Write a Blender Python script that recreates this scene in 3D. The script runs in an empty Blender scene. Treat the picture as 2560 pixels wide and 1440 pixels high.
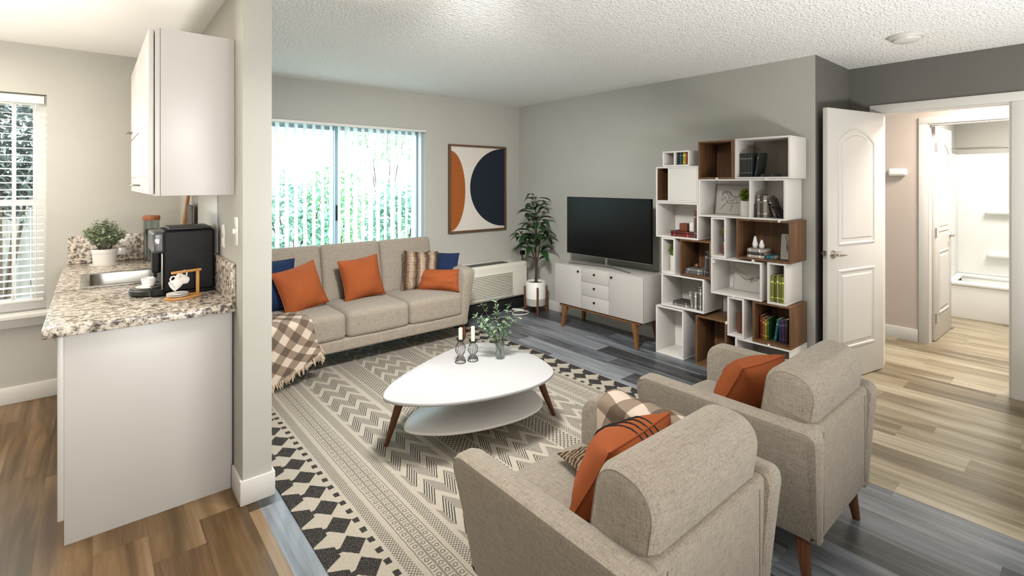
import bpy, math, random
from math import sin, cos, pi, radians
from mathutils import Vector, Matrix, noise

# ------------------------------------------------------------------ camera, world, lights, exposure
S = bpy.context.scene
C = S.collection
cam = bpy.data.cameras.new('camera'); camo = bpy.data.objects.new('camera', cam); C.objects.link(camo)
cam.sensor_width = 36.0; cam.lens = 17.508; cam.shift_y = -0.103; cam.clip_start = 0.05
camo.location = (0, 0, 1.49); camo.rotation_euler = (radians(90), 0, radians(-40.1))
S.camera = camo
S.view_settings.view_transform = 'Standard'; S.view_settings.look = 'None'
S.cycles.diffuse_bounces = 8
S.view_settings.exposure = 0.22; S.view_settings.gamma = 1.0; S.view_settings.use_curve_mapping = False
wd = bpy.data.worlds.new('world'); S.world = wd; wd.use_nodes = True
wd.node_tree.nodes['Background'].inputs[0].default_value = (0.80, 0.92, 1.0, 1)
wd.node_tree.nodes['Background'].inputs[1].default_value = 9.5
def light(name, kind, loc, rot, power, color, sx=1, sy=1, spread=180):
    l = bpy.data.lights.new(name, kind); l.energy = power; l.color = color
    if kind == 'AREA':
        l.shape = 'RECTANGLE'; l.size = sx; l.size_y = sy; l.spread = radians(spread)
    o = bpy.data.objects.new(name, l); C.objects.link(o); o.location = loc; o.rotation_euler = [radians(a) for a in rot]
    return o
sun = light('sun', 'SUN', (0, 0, 12), (42, 0, 25), 9.0, (1, 0.95, 0.85))
light('living_fill_light', 'AREA', (1.2, 1.7, 2.41), (0, 0, 0), 19, (1, 0.985, 0.96), 0.5, 0.5, 140)  # added overhead fill to brighten the seating, no fixture hangs here
light('sofa_fill_light', 'AREA', (1.35, 1.85, 2.36), (48, 0, -34), 52, (1, 0.985, 0.96), 0.35, 0.35, 110)  # unseen angled fill aimed at the sofa and far corner, not a real fitting
light('ceiling_fill_left', 'AREA', (1.1, -1.3, 0.20), (180, 0, 0), 118, (1, 0.995, 0.99), 1.2, 0.8)  # added bodiless fill behind the camera that lifts the ceiling
light('ceiling_fill_right', 'AREA', (3.2, -1.5, 0.20), (180, 0, 0), 72, (1, 0.995, 0.99), 1.2, 0.8)  # matching added ceiling fill on the right, also without a lamp body
light('rear_fill_light', 'AREA', (0.1, -1.3, 1.6), (84, 0, 9), 13, (1.0, 0.99, 0.97), 1.2, 1.0, 60)  # added fill for the kitchen end panel; the rear wall has no window
light('kitchen_ceiling_lamp', 'AREA', (-0.9, 3.6, 2.38), (0, 0, 0), 36, (1, 0.91, 0.80), 0.5, 1.2)
light('kitchen_fill_light', 'AREA', (-1.0, 2.9, 0.9), (180, 0, 0), 36, (1, 0.94, 0.86), 0.4, 0.8)  # unseen fill put in to brighten the kitchen ceiling and walls
light('hall_ceiling_lamp', 'AREA', (5.42, 0.3, 2.40), (0, 0, 0), 58, (1, 0.90, 0.81), 0.4, 0.4)
light('bath_ceiling_lamp', 'AREA', (6.9, 0.3, 2.38), (0, 0, 0), 50, (1, 0.97, 0.92), 0.8, 0.6)

random.seed(7)
# ------------------------------------------------------------------ mesh helpers
def lin(c):
    c = c / 255.0
    return c / 12.92 if c <= 0.04045 else ((c + 0.055) / 1.055) ** 2.4
def rgb(t): return (lin(t[0]), lin(t[1]), lin(t[2]), 1.0)

class MB:
    def __init__(s): s.v = []; s.f = []; s.m = []; s.uv = {}
    def add(s, vs, fs, mi=0, uvs=None):
        b = len(s.v); s.v += [Vector(p) for p in vs]
        for f in fs: s.f.append(tuple(b + i for i in f)); s.m.append(mi)
        if uvs:
            for i, q in enumerate(uvs): s.uv[b + i] = q
        return s
    def box(s, x0, x1, y0, y1, z0, z1, mi=0):
        return s.add([(x0,y0,z0),(x1,y0,z0),(x1,y1,z0),(x0,y1,z0),(x0,y0,z1),(x1,y0,z1),(x1,y1,z1),(x0,y1,z1)],
                     [(3,2,1,0),(4,5,6,7),(0,1,5,4),(1,2,6,5),(2,3,7,6),(3,0,4,7)], mi)
    def rbox(s, x0, x1, y0, y1, z0, z1, r=0.004, seg=2, inner=1, fn=None, mi=0):
        if isinstance(inner, int): inner = (inner,) * 3
        h = ((x1-x0)/2, (y1-y0)/2, (z1-z0)/2); c = Vector(((x0+x1)/2, (y0+y1)/2, (z0+z1)/2))
        r = min(r, min(h) * 0.999); ax = []
        for k in range(3):
            e = [-h[k] + r - r * math.tan(radians(45) * (seg - i) / seg) for i in range(seg + 1)]
            a, b = -h[k] + r, h[k] - r
            mid = [a + (b - a) * i / inner[k] for i in range(1, inner[k])] if b - a > 1e-6 else []
            ax.append(e + mid + [-q for q in reversed(e)])
        idx = {}; vs = []; fs = []
        def vid(p):
            k = tuple(round(q, 7) for q in p)
            if k not in idx:
                cl = Vector([max(-(h[i]-r), min(h[i]-r, p[i])) for i in range(3)])
                o = Vector(p) - cl; L = o.length
                q = cl + o * (r / L) if L > 1e-9 else Vector(p)
                idx[k] = len(vs); vs.append(q + c)
            return idx[k]
        for k in range(3):
            a, b = (k + 1) % 3, (k + 2) % 3
            for sg in (-1, 1):
                for i in range(len(ax[a]) - 1):
                    for j in range(len(ax[b]) - 1):
                        q = []
                        for (ii, jj) in ((i, j), (i+1, j), (i+1, j+1), (i, j+1)):
                            p = [0, 0, 0]; p[k] = sg * h[k]; p[a] = ax[a][ii]; p[b] = ax[b][jj]
                            q.append(vid(p))
                        if len(set(q)) >= 3:
                            q2 = list(dict.fromkeys(q)); fs.append(tuple(q2 if sg > 0 else reversed(q2)))
        if fn: vs = [Vector(fn(p)) for p in vs]
        return s.add(vs, fs, mi)
    def cyl(s, p0, p1, r0, r1=None, n=16, mi=0, cap=True):
        r1 = r0 if r1 is None else r1
        p0 = Vector(p0); p1 = Vector(p1); d = (p1 - p0).normalized()
        a = d.orthogonal().normalized(); b = d.cross(a)
        vs = [p0 + (a*cos(2*pi*i/n) + b*sin(2*pi*i/n))*r0 for i in range(n)] + [p1 + (a*cos(2*pi*i/n) + b*sin(2*pi*i/n))*r1 for i in range(n)]
        fs = [(i, (i+1)%n, n+(i+1)%n, n+i) for i in range(n)]
        if cap: fs += [tuple(reversed(range(n))), tuple(range(n, 2*n))]
        return s.add(vs, fs, mi)
    def lathe(s, prof, o=(0,0,0), n=24, mi=0):
        o = Vector(o); vs = []; fs = []; k = len(prof)
        for (r, z) in prof:
            vs += [o + Vector((r*cos(2*pi*i/n), r*sin(2*pi*i/n), z)) for i in range(n)]
        for j in range(k - 1):
            fs += [(j*n+i, j*n+(i+1)%n, (j+1)*n+(i+1)%n, (j+1)*n+i) for i in range(n)]
        if prof[0][0] > 1e-6: fs.append(tuple(reversed(range(n))))
        if prof[-1][0] > 1e-6: fs.append(tuple(range((k-1)*n, k*n)))
        return s.add(vs, fs, mi)
    def tube(s, pts, r, n=6, closed=False, mi=0):
        pts = [Vector(p) for p in pts]; k = len(pts); vs = []; fs = []
        rr = r if isinstance(r, (list, tuple)) else [r] * k
        prev = None
        for i in range(k):
            a = pts[(i-1) % k] if (closed or i > 0) else pts[0]
            b = pts[(i+1) % k] if (closed or i < k-1) else pts[-1]
            t = (b - a).normalized()
            if prev is None: u = t.orthogonal().normalized()
            else:
                u = prev - t * prev.dot(t); u = u.normalized() if u.length > 1e-6 else t.orthogonal().normalized()
            prev = u; w = t.cross(u)
            vs += [pts[i] + (u*cos(2*pi*j/n) + w*sin(2*pi*j/n)) * rr[i] for j in range(n)]
        for i in range(k if closed else k - 1):
            i2 = (i + 1) % k
            fs += [(i*n+j, i*n+(j+1)%n, i2*n+(j+1)%n, i2*n+j) for j in range(n)]
        if not closed: fs += [tuple(reversed(range(n))), tuple(range((k-1)*n, k*n))]
        return s.add(vs, fs, mi)
    def prism(s, poly, z0, z1, r=0.0, mi=0):
        n = len(poly); lay = []
        cx = sum(p[0] for p in poly)/n; cy = sum(p[1] for p in poly)/n
        def ring(off, z):
            out = []
            for i in range(n):
                a = Vector(poly[i-1]); b = Vector(poly[i]); c = Vector(poly[(i+1) % n])
                t = (c - a).normalized(); nr = Vector((t.y, -t.x))
                q = b - nr * off; out.append((q.x, q.y, z))
            return out
        if r > 0:
            lay = [ring(r, z0), ring(r*0.3, z0 + r*0.3), ring(0, z0 + r), ring(0, z1 - r), ring(r*0.3, z1 - r*0.3), ring(r, z1)]
        else: lay = [ring(0, z0), ring(0, z1)]
        vs = [p for L in lay for p in L]; fs = []
        for j in range(len(lay) - 1):
            fs += [(j*n+i, j*n+(i+1)%n, (j+1)*n+(i+1)%n, (j+1)*n+i) for i in range(n)]
        fs += [tuple(reversed(range(n))), tuple(range((len(lay)-1)*n, len(lay)*n))]
        return s.add(vs, fs, mi)
    def grid(s, fn, nu, nv, mi=0, uvf=None):
        vs = []; uvs = []
        for j in range(nv + 1):
            for i in range(nu + 1):
                vs.append(fn(i/nu, j/nv)); uvs.append(uvf(i/nu, j/nv) if uvf else (i/nu, j/nv))
        fs = [(j*(nu+1)+i, j*(nu+1)+i+1, (j+1)*(nu+1)+i+1, (j+1)*(nu+1)+i) for j in range(nv) for i in range(nu)]
        return s.add(vs, fs, mi, uvs)
    def ball(s, c, r, n=12, m=8, mi=0):
        rx, ry, rz = r if isinstance(r, tuple) else (r, r, r)
        return s.lathe([(max(1e-7, sin(pi*j/m)), -cos(pi*j/m)) for j in range(m+1)], (0,0,0), n, mi).last(
            (m+1)*n, lambda p: Vector((c[0]+p.x*rx, c[1]+p.y*ry, c[2]+p.z*rz)))
    def last(s, k, fn):
        for i in range(len(s.v)-k, len(s.v)): s.v[i] = Vector(fn(s.v[i]))
        return s
    def leaf(s, base, d, up, L, W, droop=0.5, fold=0.25, mi=0, nu=5):
        d = Vector(d).normalized(); up = Vector(up); side = d.cross(up)
        side = side.normalized() if side.length > 1e-5 else d.orthogonal().normalized(); up = side.cross(d).normalized()
        vs = []
        for i in range(nu + 1):
            t = i/nu; w = W * (sin(pi * min(1, t*0.93 + 0.04)) ** 0.8) * (1 - 0.25*t)
            ctr = Vector(base) + d*(L*t*(1 - 0.15*droop*t)) + Vector((0,0,-1))*(L*droop*t*t*0.6)
            vs += [ctr + side*w/2 + up*w*fold, ctr, ctr - side*w/2 + up*w*fold]
        fs = []
        for i in range(nu):
            a = i*3; fs += [(a, a+1, a+4, a+3), (a+1, a+2, a+5, a+4)]
        return s.add(vs, fs, mi)
    def xf(s, M):
        s.v = [M @ p for p in s.v]; return s
    def join(s, o, M=None):
        return s.add([(M @ p if M else p) for p in o.v], o.f)._mm(o.m)
    def _mm(s, m):
        s.m[len(s.m)-len(m):] = m; return s
    def mesh(s, name, mats, smooth=True, angle=38):
        me = bpy.data.meshes.new(name); me.from_pydata([tuple(p) for p in s.v], [], s.f)
        for m in (mats if isinstance(mats, (list, tuple)) else [mats]): me.materials.append(m)
        me.polygons.foreach_set('material_index', s.m)
        if s.uv:
            ul = me.uv_layers.new(name='UVMap')
            for l in me.loops: ul.data[l.index].uv = s.uv.get(l.vertex_index, (0, 0))
        me.update()
        if smooth:
            me.polygons.foreach_set('use_smooth', [True]*len(me.polygons))
            me.set_sharp_from_angle(angle=radians(angle))
        return me

MATS = {}
def obj(name, mb, mats, parent=None, world=False, smooth=True, angle=38, label=None):
    """one mesh object; with world=True the points are world points moved into the parent's frame"""
    if parent is not None and world: mb.xf(MATS[parent.name].inverted())
    o = bpy.data.objects.new(name, mb.mesh(name, mats, smooth, angle)); C.objects.link(o)
    if parent is not None:
        o.parent = parent; MATS[o.name] = MATS[parent.name]
    else: MATS[o.name] = Matrix.Identity(4)
    if label: o['label'] = label
    return o
def thing(name, label, cat, loc=(0,0,0), rotz=0.0, group=None):
    o = bpy.data.objects.new(name, None); C.objects.link(o); o.location = loc; o.rotation_euler = (0,0,rotz)
    o.empty_display_size = 0.1
    o['label'] = label; o['category'] = cat
    if group: o['group'] = group
    MATS[o.name] = Matrix.Translation(loc) @ Matrix.Rotation(rotz, 4, 'Z'); return o
def single(name, mb, mats, label, cat, group=None, loc=None, smooth=True, angle=38, M=None):
    """a thing that is one mesh; points given in the world unless loc/M place it"""
    if M is None:
        if loc is None:
            xs = [p.x for p in mb.v]; ys = [p.y for p in mb.v]; zs = [p.z for p in mb.v]
            loc = ((min(xs)+max(xs))/2, (min(ys)+max(ys))/2, min(zs)); mb.xf(Matrix.Translation(-Vector(loc)))
        M = Matrix.Translation(loc)
    o = bpy.data.objects.new(name, mb.mesh(name, mats, smooth, angle)); C.objects.link(o); o.matrix_world = M
    o['label'] = label; o['category'] = cat
    if group: o['group'] = group
    MATS[o.name] = M.copy(); return o
def struct(name, mb, mats, parent=None, smooth=False):
    o = obj(name, mb, mats, parent, smooth=smooth)
    if parent is None: o['kind'] = 'structure'
    return o
def dup(root, loc, rotz=None, label=None):
    r = root.copy(); C.objects.link(r); r.location = loc
    if rotz is not None: r.rotation_euler = (0, 0, rotz)
    if label: r['label'] = label
    for ch in list(root.children):
        c = ch.copy(); C.objects.link(c); c.parent = r
        for g in list(ch.children):
            d = g.copy(); C.objects.link(d); d.parent = c
    MATS[r.name] = Matrix.Translation(loc) @ Matrix.Rotation(r.rotation_euler.z, 4, 'Z')
    return r

# ------------------------------------------------------------------ material helpers
class V:
    nt = None
    def __init__(s, k): s.k = k
    def _m(op, *a, clamp=False):
        n = V.nt.nodes.new('ShaderNodeMath'); n.operation = op; n.use_clamp = clamp
        for i, q in enumerate(a):
            if isinstance(q, V): V.nt.links.new(q.k, n.inputs[i])
            else: n.inputs[i].default_value = q
        return V(n.outputs[0])
    def __add__(s, o): return V._m('ADD', s, o)
    def __radd__(s, o): return V._m('ADD', s, o)
    def __sub__(s, o): return V._m('SUBTRACT', s, o)
    def __rsub__(s, o): return V._m('SUBTRACT', o, s)
    def __mul__(s, o): return V._m('MULTIPLY', s, o)
    def __rmul__(s, o): return V._m('MULTIPLY', s, o)
    def __truediv__(s, o): return V._m('DIVIDE', s, o)
    def __lt__(s, o): return V._m('LESS_THAN', s, o)
    def __gt__(s, o): return V._m('GREATER_THAN', s, o)
def fr(a): return V._m('FRACT', a)
def fl(a): return V._m('FLOOR', a)
def ab(a): return V._m('ABSOLUTE', a)
def mn(a, b): return V._m('MINIMUM', a, b)
def mx(a, b): return V._m('MAXIMUM', a, b)
def pp(a, b): return V._m('PINGPONG', a, b)
def sq(a): return V._m('SQRT', a)
def sn(a): return V._m('SINE', a)
def band(x, a, b): return (x > a) * (x < b)

class Mat:
    def __init__(s, name, rough=0.6, metal=0.0, spec=0.5):
        s.m = bpy.data.materials.new(name); s.m.use_nodes = True; s.nt = s.m.node_tree; V.nt = s.nt
        s.b = s.nt.nodes['Principled BSDF']; s.b.inputs['Roughness'].default_value = rough
        s.b.inputs['Metallic'].default_value = metal; s.b.inputs['Specular IOR Level'].default_value = spec
    def coord(s, kind='Object', scale=(1,1,1), rot=(0,0,0)):
        t = s.nt.nodes.new('ShaderNodeTexCoord'); mp = s.nt.nodes.new('ShaderNodeMapping')
        mp.inputs['Scale'].default_value = scale; mp.inputs['Rotation'].default_value = rot
        s.nt.links.new(t.outputs[kind], mp.inputs[0]); return mp.outputs[0]
    def xyz(s, vec):
        n = s.nt.nodes.new('ShaderNodeSeparateXYZ'); s.nt.links.new(vec, n.inputs[0]); return [V(o) for o in n.outputs]
    def comb(s, x, y, z):
        n = s.nt.nodes.new('ShaderNodeCombineXYZ')
        for i, q in enumerate((x, y, z)):
            if isinstance(q, V): s.nt.links.new(q.k, n.inputs[i])
            else: n.inputs[i].default_value = q
        return n.outputs[0]
    def noise(s, vec, scale=5, detail=3, rough=0.5, dist=0.0):
        n = s.nt.nodes.new('ShaderNodeTexNoise'); n.inputs['Scale'].default_value = scale
        n.inputs['Detail'].default_value = detail; n.inputs['Roughness'].default_value = rough; n.inputs['Distortion'].default_value = dist
        s.nt.links.new(vec, n.inputs['Vector']); return V(n.outputs[0])
    def voro(s, vec, scale=10, out='Distance'):
        n = s.nt.nodes.new('ShaderNodeTexVoronoi'); n.inputs['Scale'].default_value = scale
        s.nt.links.new(vec, n.inputs['Vector']); return V(n.outputs[out])
    def white(s, vec):
        n = s.nt.nodes.new('ShaderNodeTexWhiteNoise'); s.nt.links.new(vec, n.inputs['Vector']); return V(n.outputs['Value'])
    def ramp(s, v, stops):
        n = s.nt.nodes.new('ShaderNodeValToRGB'); e = n.color_ramp.elements
        while len(e) < len(stops): e.new(0.5)
        for i, (p, c) in enumerate(stops): e[i].position = p; e[i].color = rgb(c)
        s.nt.links.new(v.k, n.inputs[0]); return n.outputs[0]
    def mix(s, f, a, b, mode='MIX'):
        n = s.nt.nodes.new('ShaderNodeMix'); n.data_type = 'RGBA'; n.blend_type = mode
        for q, i in ((f, n.inputs[0]), (a, n.inputs[6]), (b, n.inputs[7])):
            if isinstance(q, V): s.nt.links.new(q.k, i)
            elif isinstance(q, (int, float)): i.default_value = q
            elif isinstance(q, tuple): i.default_value = rgb(q)
            else: s.nt.links.new(q, i)
        return n.outputs[2]
    def color(s, c):
        if isinstance(c, tuple): s.b.inputs['Base Color'].default_value = rgb(c)
        else: s.nt.links.new(c, s.b.inputs['Base Color'])
        return s
    def bump(s, v, strength=0.3, dist=0.002):
        n = s.nt.nodes.new('ShaderNodeBump'); n.inputs['Strength'].default_value = strength; n.inputs['Distance'].default_value = dist
        s.nt.links.new(v.k, n.inputs['Height']); s.nt.links.new(n.outputs[0], s.b.inputs['Normal']); return s

def plain(name, c, rough=0.5, metal=0.0, spec=0.5, var=0.0, vs=6):
    M = Mat(name, rough, metal, spec)
    if var > 0:
        n = M.noise(M.coord(), vs, 3)
        M.color(M.mix(n, tuple(max(0, q*(1-var)) for q in c), tuple(min(255, q*(1+var)) for q in c)))
    else: M.color(c)
    return M.m
def paint(name, c, scale=160, strength=0.12, rough=0.7):
    M = Mat(name, rough, 0, 0.25); co = M.coord()
    n = M.noise(co, 2.2, 2)
    M.color(M.mix(n, tuple(q*0.975 for q in c), tuple(min(255, q*1.025) for q in c)))
    M.bump(M.noise(co, scale, 2), strength, 0.002); return M.m
def wood(name, a, b, axis=2, rough=0.45, scale=1.0, streak=60):
    M = Mat(name, rough, 0, 0.4); sc = [streak*scale]*3; sc[axis] = 2.2*scale
    n = M.noise(M.coord('Object', tuple(sc)), 1.0, 4, 0.6, 0.4)
    M.color(M.ramp(n, [(0.28, a), (0.55, tuple((p+q)/2 for p, q in zip(a, b))), (0.74, b)])); M.bump(n, 0.1, 0.001); return M.m
def linen(name, c, var=0.16):
    M = Mat(name, 0.92, 0, 0.15)
    a = M.noise(M.coord('Object', (240, 24, 240)), 1, 2); b = M.noise(M.coord('Object', (24, 240, 240)), 1, 2)
    d = M.noise(M.coord('Object', (240, 240, 24)), 1, 2); g = M.noise(M.coord(), 420, 2)
    h = (a + b + d + g) / 4
    M.color(M.ramp(h, [(0.36, tuple(q*(1-var*1.6) for q in c)), (0.5, c), (0.64, tuple(min(255, q*(1+var)) for q in c))]))
    M.bump(h, 0.5, 0.0015)
    M.b.inputs['Sheen Weight'].default_value = 0.15; return M.m
def cloth(name, c, rough=0.85):
    M = Mat(name, rough, 0, 0.2); n = M.noise(M.coord('Object'), 260, 2); w = M.noise(M.coord('Object'), 7, 2)
    M.color(M.mix(n * 0.5 + w * 0.5, tuple(q*0.86 for q in c), tuple(min(255, q*1.12) for q in c)))
    M.bump(n, 0.25, 0.001); return M.m
def glass(name, tint=(245, 250, 250), refl=0.03, rough=0.02):
    m = bpy.data.materials.new(name); m.use_nodes = True; nt = m.node_tree; nt.nodes.clear()
    o = nt.nodes.new('ShaderNodeOutputMaterial'); t = nt.nodes.new('ShaderNodeBsdfTransparent'); g = nt.nodes.new('ShaderNodeBsdfGlossy')
    t.inputs[0].default_value = rgb(tint); g.inputs['Roughness'].default_value = rough
    mxn = nt.nodes.new('ShaderNodeMixShader'); lw = nt.nodes.new('ShaderNodeLayerWeight'); lw.inputs[0].default_value = 0.25
    mm = nt.nodes.new('ShaderNodeMath'); mm.operation = 'MULTIPLY_ADD'; mm.inputs[1].default_value = 0.45; mm.inputs[2].default_value = refl
    nt.links.new(lw.outputs['Fresnel'], mm.inputs[0]); nt.links.new(mm.outputs[0], mxn.inputs[0])
    nt.links.new(t.outputs[0], mxn.inputs[1]); nt.links.new(g.outputs[0], mxn.inputs[2]); nt.links.new(mxn.outputs[0], o.inputs[0]); return m
def translucent(name, c, amt=0.5):
    m = bpy.data.materials.new(name); m.use_nodes = True; nt = m.node_tree; nt.nodes.clear()
    o = nt.nodes.new('ShaderNodeOutputMaterial'); d = nt.nodes.new('ShaderNodeBsdfDiffuse'); t = nt.nodes.new('ShaderNodeBsdfTranslucent')
    mxn = nt.nodes.new('ShaderNodeMixShader'); mxn.inputs[0].default_value = amt
    d.inputs[0].default_value = rgb(c); t.inputs[0].default_value = rgb(c)
    nt.links.new(d.outputs[0], mxn.inputs[1]); nt.links.new(t.outputs[0], mxn.inputs[2]); nt.links.new(mxn.outputs[0], o.inputs[0]); return m
def planks(name, stops, rough=0.35, w=0.18, L=1.22):
    M = Mat(name, rough, 0, 0.45); x, y, z = M.xyz(M.coord())
    row = fl(x / w); off = M.white(M.comb(row, 3.1, 0)) * L
    col = fl((y + off) / L); rnd = M.white(M.comb(row, col, 1.7))
    g1 = M.noise(M.comb(x * 34 + rnd * 40, y * 1.6 + rnd * 13, 0), 1.0, 4, 0.6, 0.8)
    g2 = M.noise(M.comb(x * 9 + rnd * 17, y * 1.0 + rnd * 5, 0), 1.0, 3, 0.5, 0.8)
    t = rnd * 0.30 + g1 * 0.40 + g2 * 0.75 - 0.22
    c = M.ramp(t, stops)
    e = mn(fr(x / w), 1 - fr(x / w)) * w
    seam = mx(e < 0.0010, mn(fr((y + off) / L), 1 - fr((y + off) / L)) * L < 0.0012)
    M.color(M.mix(seam * 0.35, c, tuple(q*0.55 for q in stops[0][1])))
    M.bump(g1 - seam * 0.6, 0.12, 0.0015); return M.m

# ------------------------------------------------------------------ materials
WALL = paint('greige_wall_paint', (173, 171, 163))
KWALL = WALL
HWALL = paint('hall_wall_paint', (186, 174, 164))
DWALL = paint('dark_taupe_wall', (106, 104, 99))  # darker taupe than the other walls, used around the hall door
TRIM = plain('white_trim_paint', (204, 201, 195), 0.4)
def _ceil():
    M = Mat('popcorn_ceiling', 0.9, 0, 0.1); co = M.coord()
    v = M.voro(co, 75); n = M.noise(co, 62, 3, 0.6)
    M.color((240, 239, 236)); M.bump(n * 0.7 + v * 0.5, 1.0, 0.013); return M.m
CEIL = _ceil()
KCEIL = paint('smooth_ceiling_paint', (236, 234, 230))
CABW = plain('white_cabinet_paint', (184, 180, 175), 0.38, var=0.01)
FLOOR_L = planks('grey_vinyl_planks', [(0.26, (40, 39, 36)), (0.42, (66, 68, 70)), (0.56, (96, 100, 105)), (0.80, (138, 141, 145))])  # same plank pattern toned per room: living grey, kitchen brown, hall tan
FLOOR_K = planks('brown_vinyl_planks', [(0.24, (50, 35, 15)), (0.42, (78, 56, 29)), (0.56, (102, 78, 48)), (0.80, (134, 110, 80))])
FLOOR_H = planks('tan_vinyl_planks', [(0.24, (78, 66, 46)), (0.42, (112, 99, 76)), (0.56, (142, 130, 106)), (0.80, (178, 168, 146))])
LINEN = linen('oatmeal_linen', (138, 128, 115), 0.13)
ORANGE = cloth('burnt_orange_cloth', (138, 71, 35)); NAVY = cloth('navy_cloth', (22, 36, 64))
WALNUT = wood('walnut_leg', (74, 43, 24), (112, 70, 42), 2, 0.45)
TEAK = wood('warm_oak_leg', (104, 68, 38), (140, 96, 56), 2, 0.45)
BROWNW = wood('walnut_veneer', (82, 56, 36), (132, 98, 66), 2, 0.45, 1.0, 42)
BAMBOO = wood('bamboo', (176, 124, 66), (206, 158, 96), 0, 0.4)
WHITE = plain('satin_white', (212, 208, 203), 0.35)
LACQ = plain('glossy_white_lacquer', (166, 165, 164), 0.24)
CREAMC = plain('grey_white_lacquer', (176, 171, 166), 0.3)
BLACK = plain('black_plastic', (7, 7, 7), 0.5, 0, 0.2); BLACKM = plain('black_wire', (24, 23, 23), 0.45)
SCREEN = plain('black_screen', (8, 8, 9), 0.28, 0, 0.3)
CHROME = plain('brushed_nickel', (196, 192, 186), 0.25, 1.0); STEEL = plain('stainless_steel', (176, 172, 166), 0.32, 1.0)
SILVER = plain('silver_grey_metal', (150, 148, 144), 0.35, 0.9)
PORC = plain('white_porcelain', (232, 229, 224), 0.15)
DARKV = plain('dark_vent', (52, 52, 50), 0.6)
ACW = plain('off_white_plastic', (214, 210, 196), 0.45)
LEAFD = plain('dark_green_leaf', (30, 58, 28), 0.4, 0, 0.5, 0.35, 20)
LEAFM = plain('olive_leaf', (128, 142, 112), 0.55, 0, 0.3, 0.3, 30)
LEAFB = plain('bright_green_leaf', (120, 146, 44), 0.5, 0, 0.3, 0.3, 30)
LEAFS = plain('eucalyptus_leaf', (98, 122, 92), 0.55, 0, 0.3, 0.25, 25)
STEM = plain('brown_stem', (62, 46, 32), 0.7); SOIL = plain('dark_soil', (48, 36, 26), 0.9, var=0.3, vs=60)
GLASS = glass('window_glass'); CLEAR = glass('clear_glass', (236, 242, 240), 0.10)
BLINDV = translucent('white_vinyl_vane', (224, 236, 236), 0.5)
SLAT = translucent('white_slat', (226, 226, 222), 0.25)
CANDLE = plain('cream_wax', (232, 218, 184), 0.5); PAGES = plain('book_pages', (214, 204, 184), 0.8)
ALU = plain('grey_aluminium', (158, 166, 176), 0.5, 0.2)
def _granite():
    M = Mat('speckled_granite', 0.16, 0, 0.5); co = M.coord()
    n = M.noise(co, 42, 5, 0.62, 0.4); n2 = M.noise(co, 80, 3, 0.6); v = M.voro(co, 70)
    c = M.ramp(n, [(0.36, (74, 68, 62)), (0.44, (132, 122, 112)), (0.52, (184, 174, 160)), (0.66, (214, 205, 192))])
    M.color(M.mix((n2 > 0.60) * (n < 0.58) * 0.85, c, (40, 37, 35))); return M.m
GRANITE = _granite()
def _fur():
    M = Mat('striped_faux_fur', 0.95, 0, 0.1); co = M.coord(); x, y, z = M.xyz(co)
    n = M.noise(M.coord('Object', (60, 60, 25)), 1, 4, 0.7); w = M.noise(co, 14, 3)
    s = sn((x + w * 0.035) * 62) * 0.5 + 0.5
    M.color(M.mix(n * 0.5, M.mix(s, (70, 52, 40), (190, 168, 146)), (120, 96, 78))); M.bump(n, 1.0, 0.012); return M.m
FUR = _fur()
def _knit():
    M = Mat('ribbed_brown_knit', 0.95, 0, 0.1); x, y, z = M.xyz(M.coord())
    w = M.noise(M.coord(), 45, 2); s = sn((x * 0.5 + z * 0.8 + w * 0.02) * 330) * 0.5 + 0.5
    M.color(M.mix(s, (48, 36, 28), (142, 122, 100))); M.bump(s, 0.9, 0.006); return M.m
KNIT = _knit()
def _ging():
    M = Mat('taupe_gingham', 0.92, 0, 0.12); x, y, z = M.xyz(M.coord('UV'))
    a = fr(x / 0.14) < 0.5; b = fr(y / 0.14) < 0.5; n = M.noise(M.coord('UV'), 420, 2)
    t = (a + b) * 0.5
    c = M.ramp(t, [(0.0, (196, 180, 164)), (0.5, (132, 116, 101)), (1.0, (86, 74, 63))])
    M.color(M.mix(n * 0.25, c, (120, 105, 90))); M.bump(n, 0.4, 0.001); return M.m
GING = _ging()
FRINGE = plain('wool_fringe', (176, 158, 134), 0.95)
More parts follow.
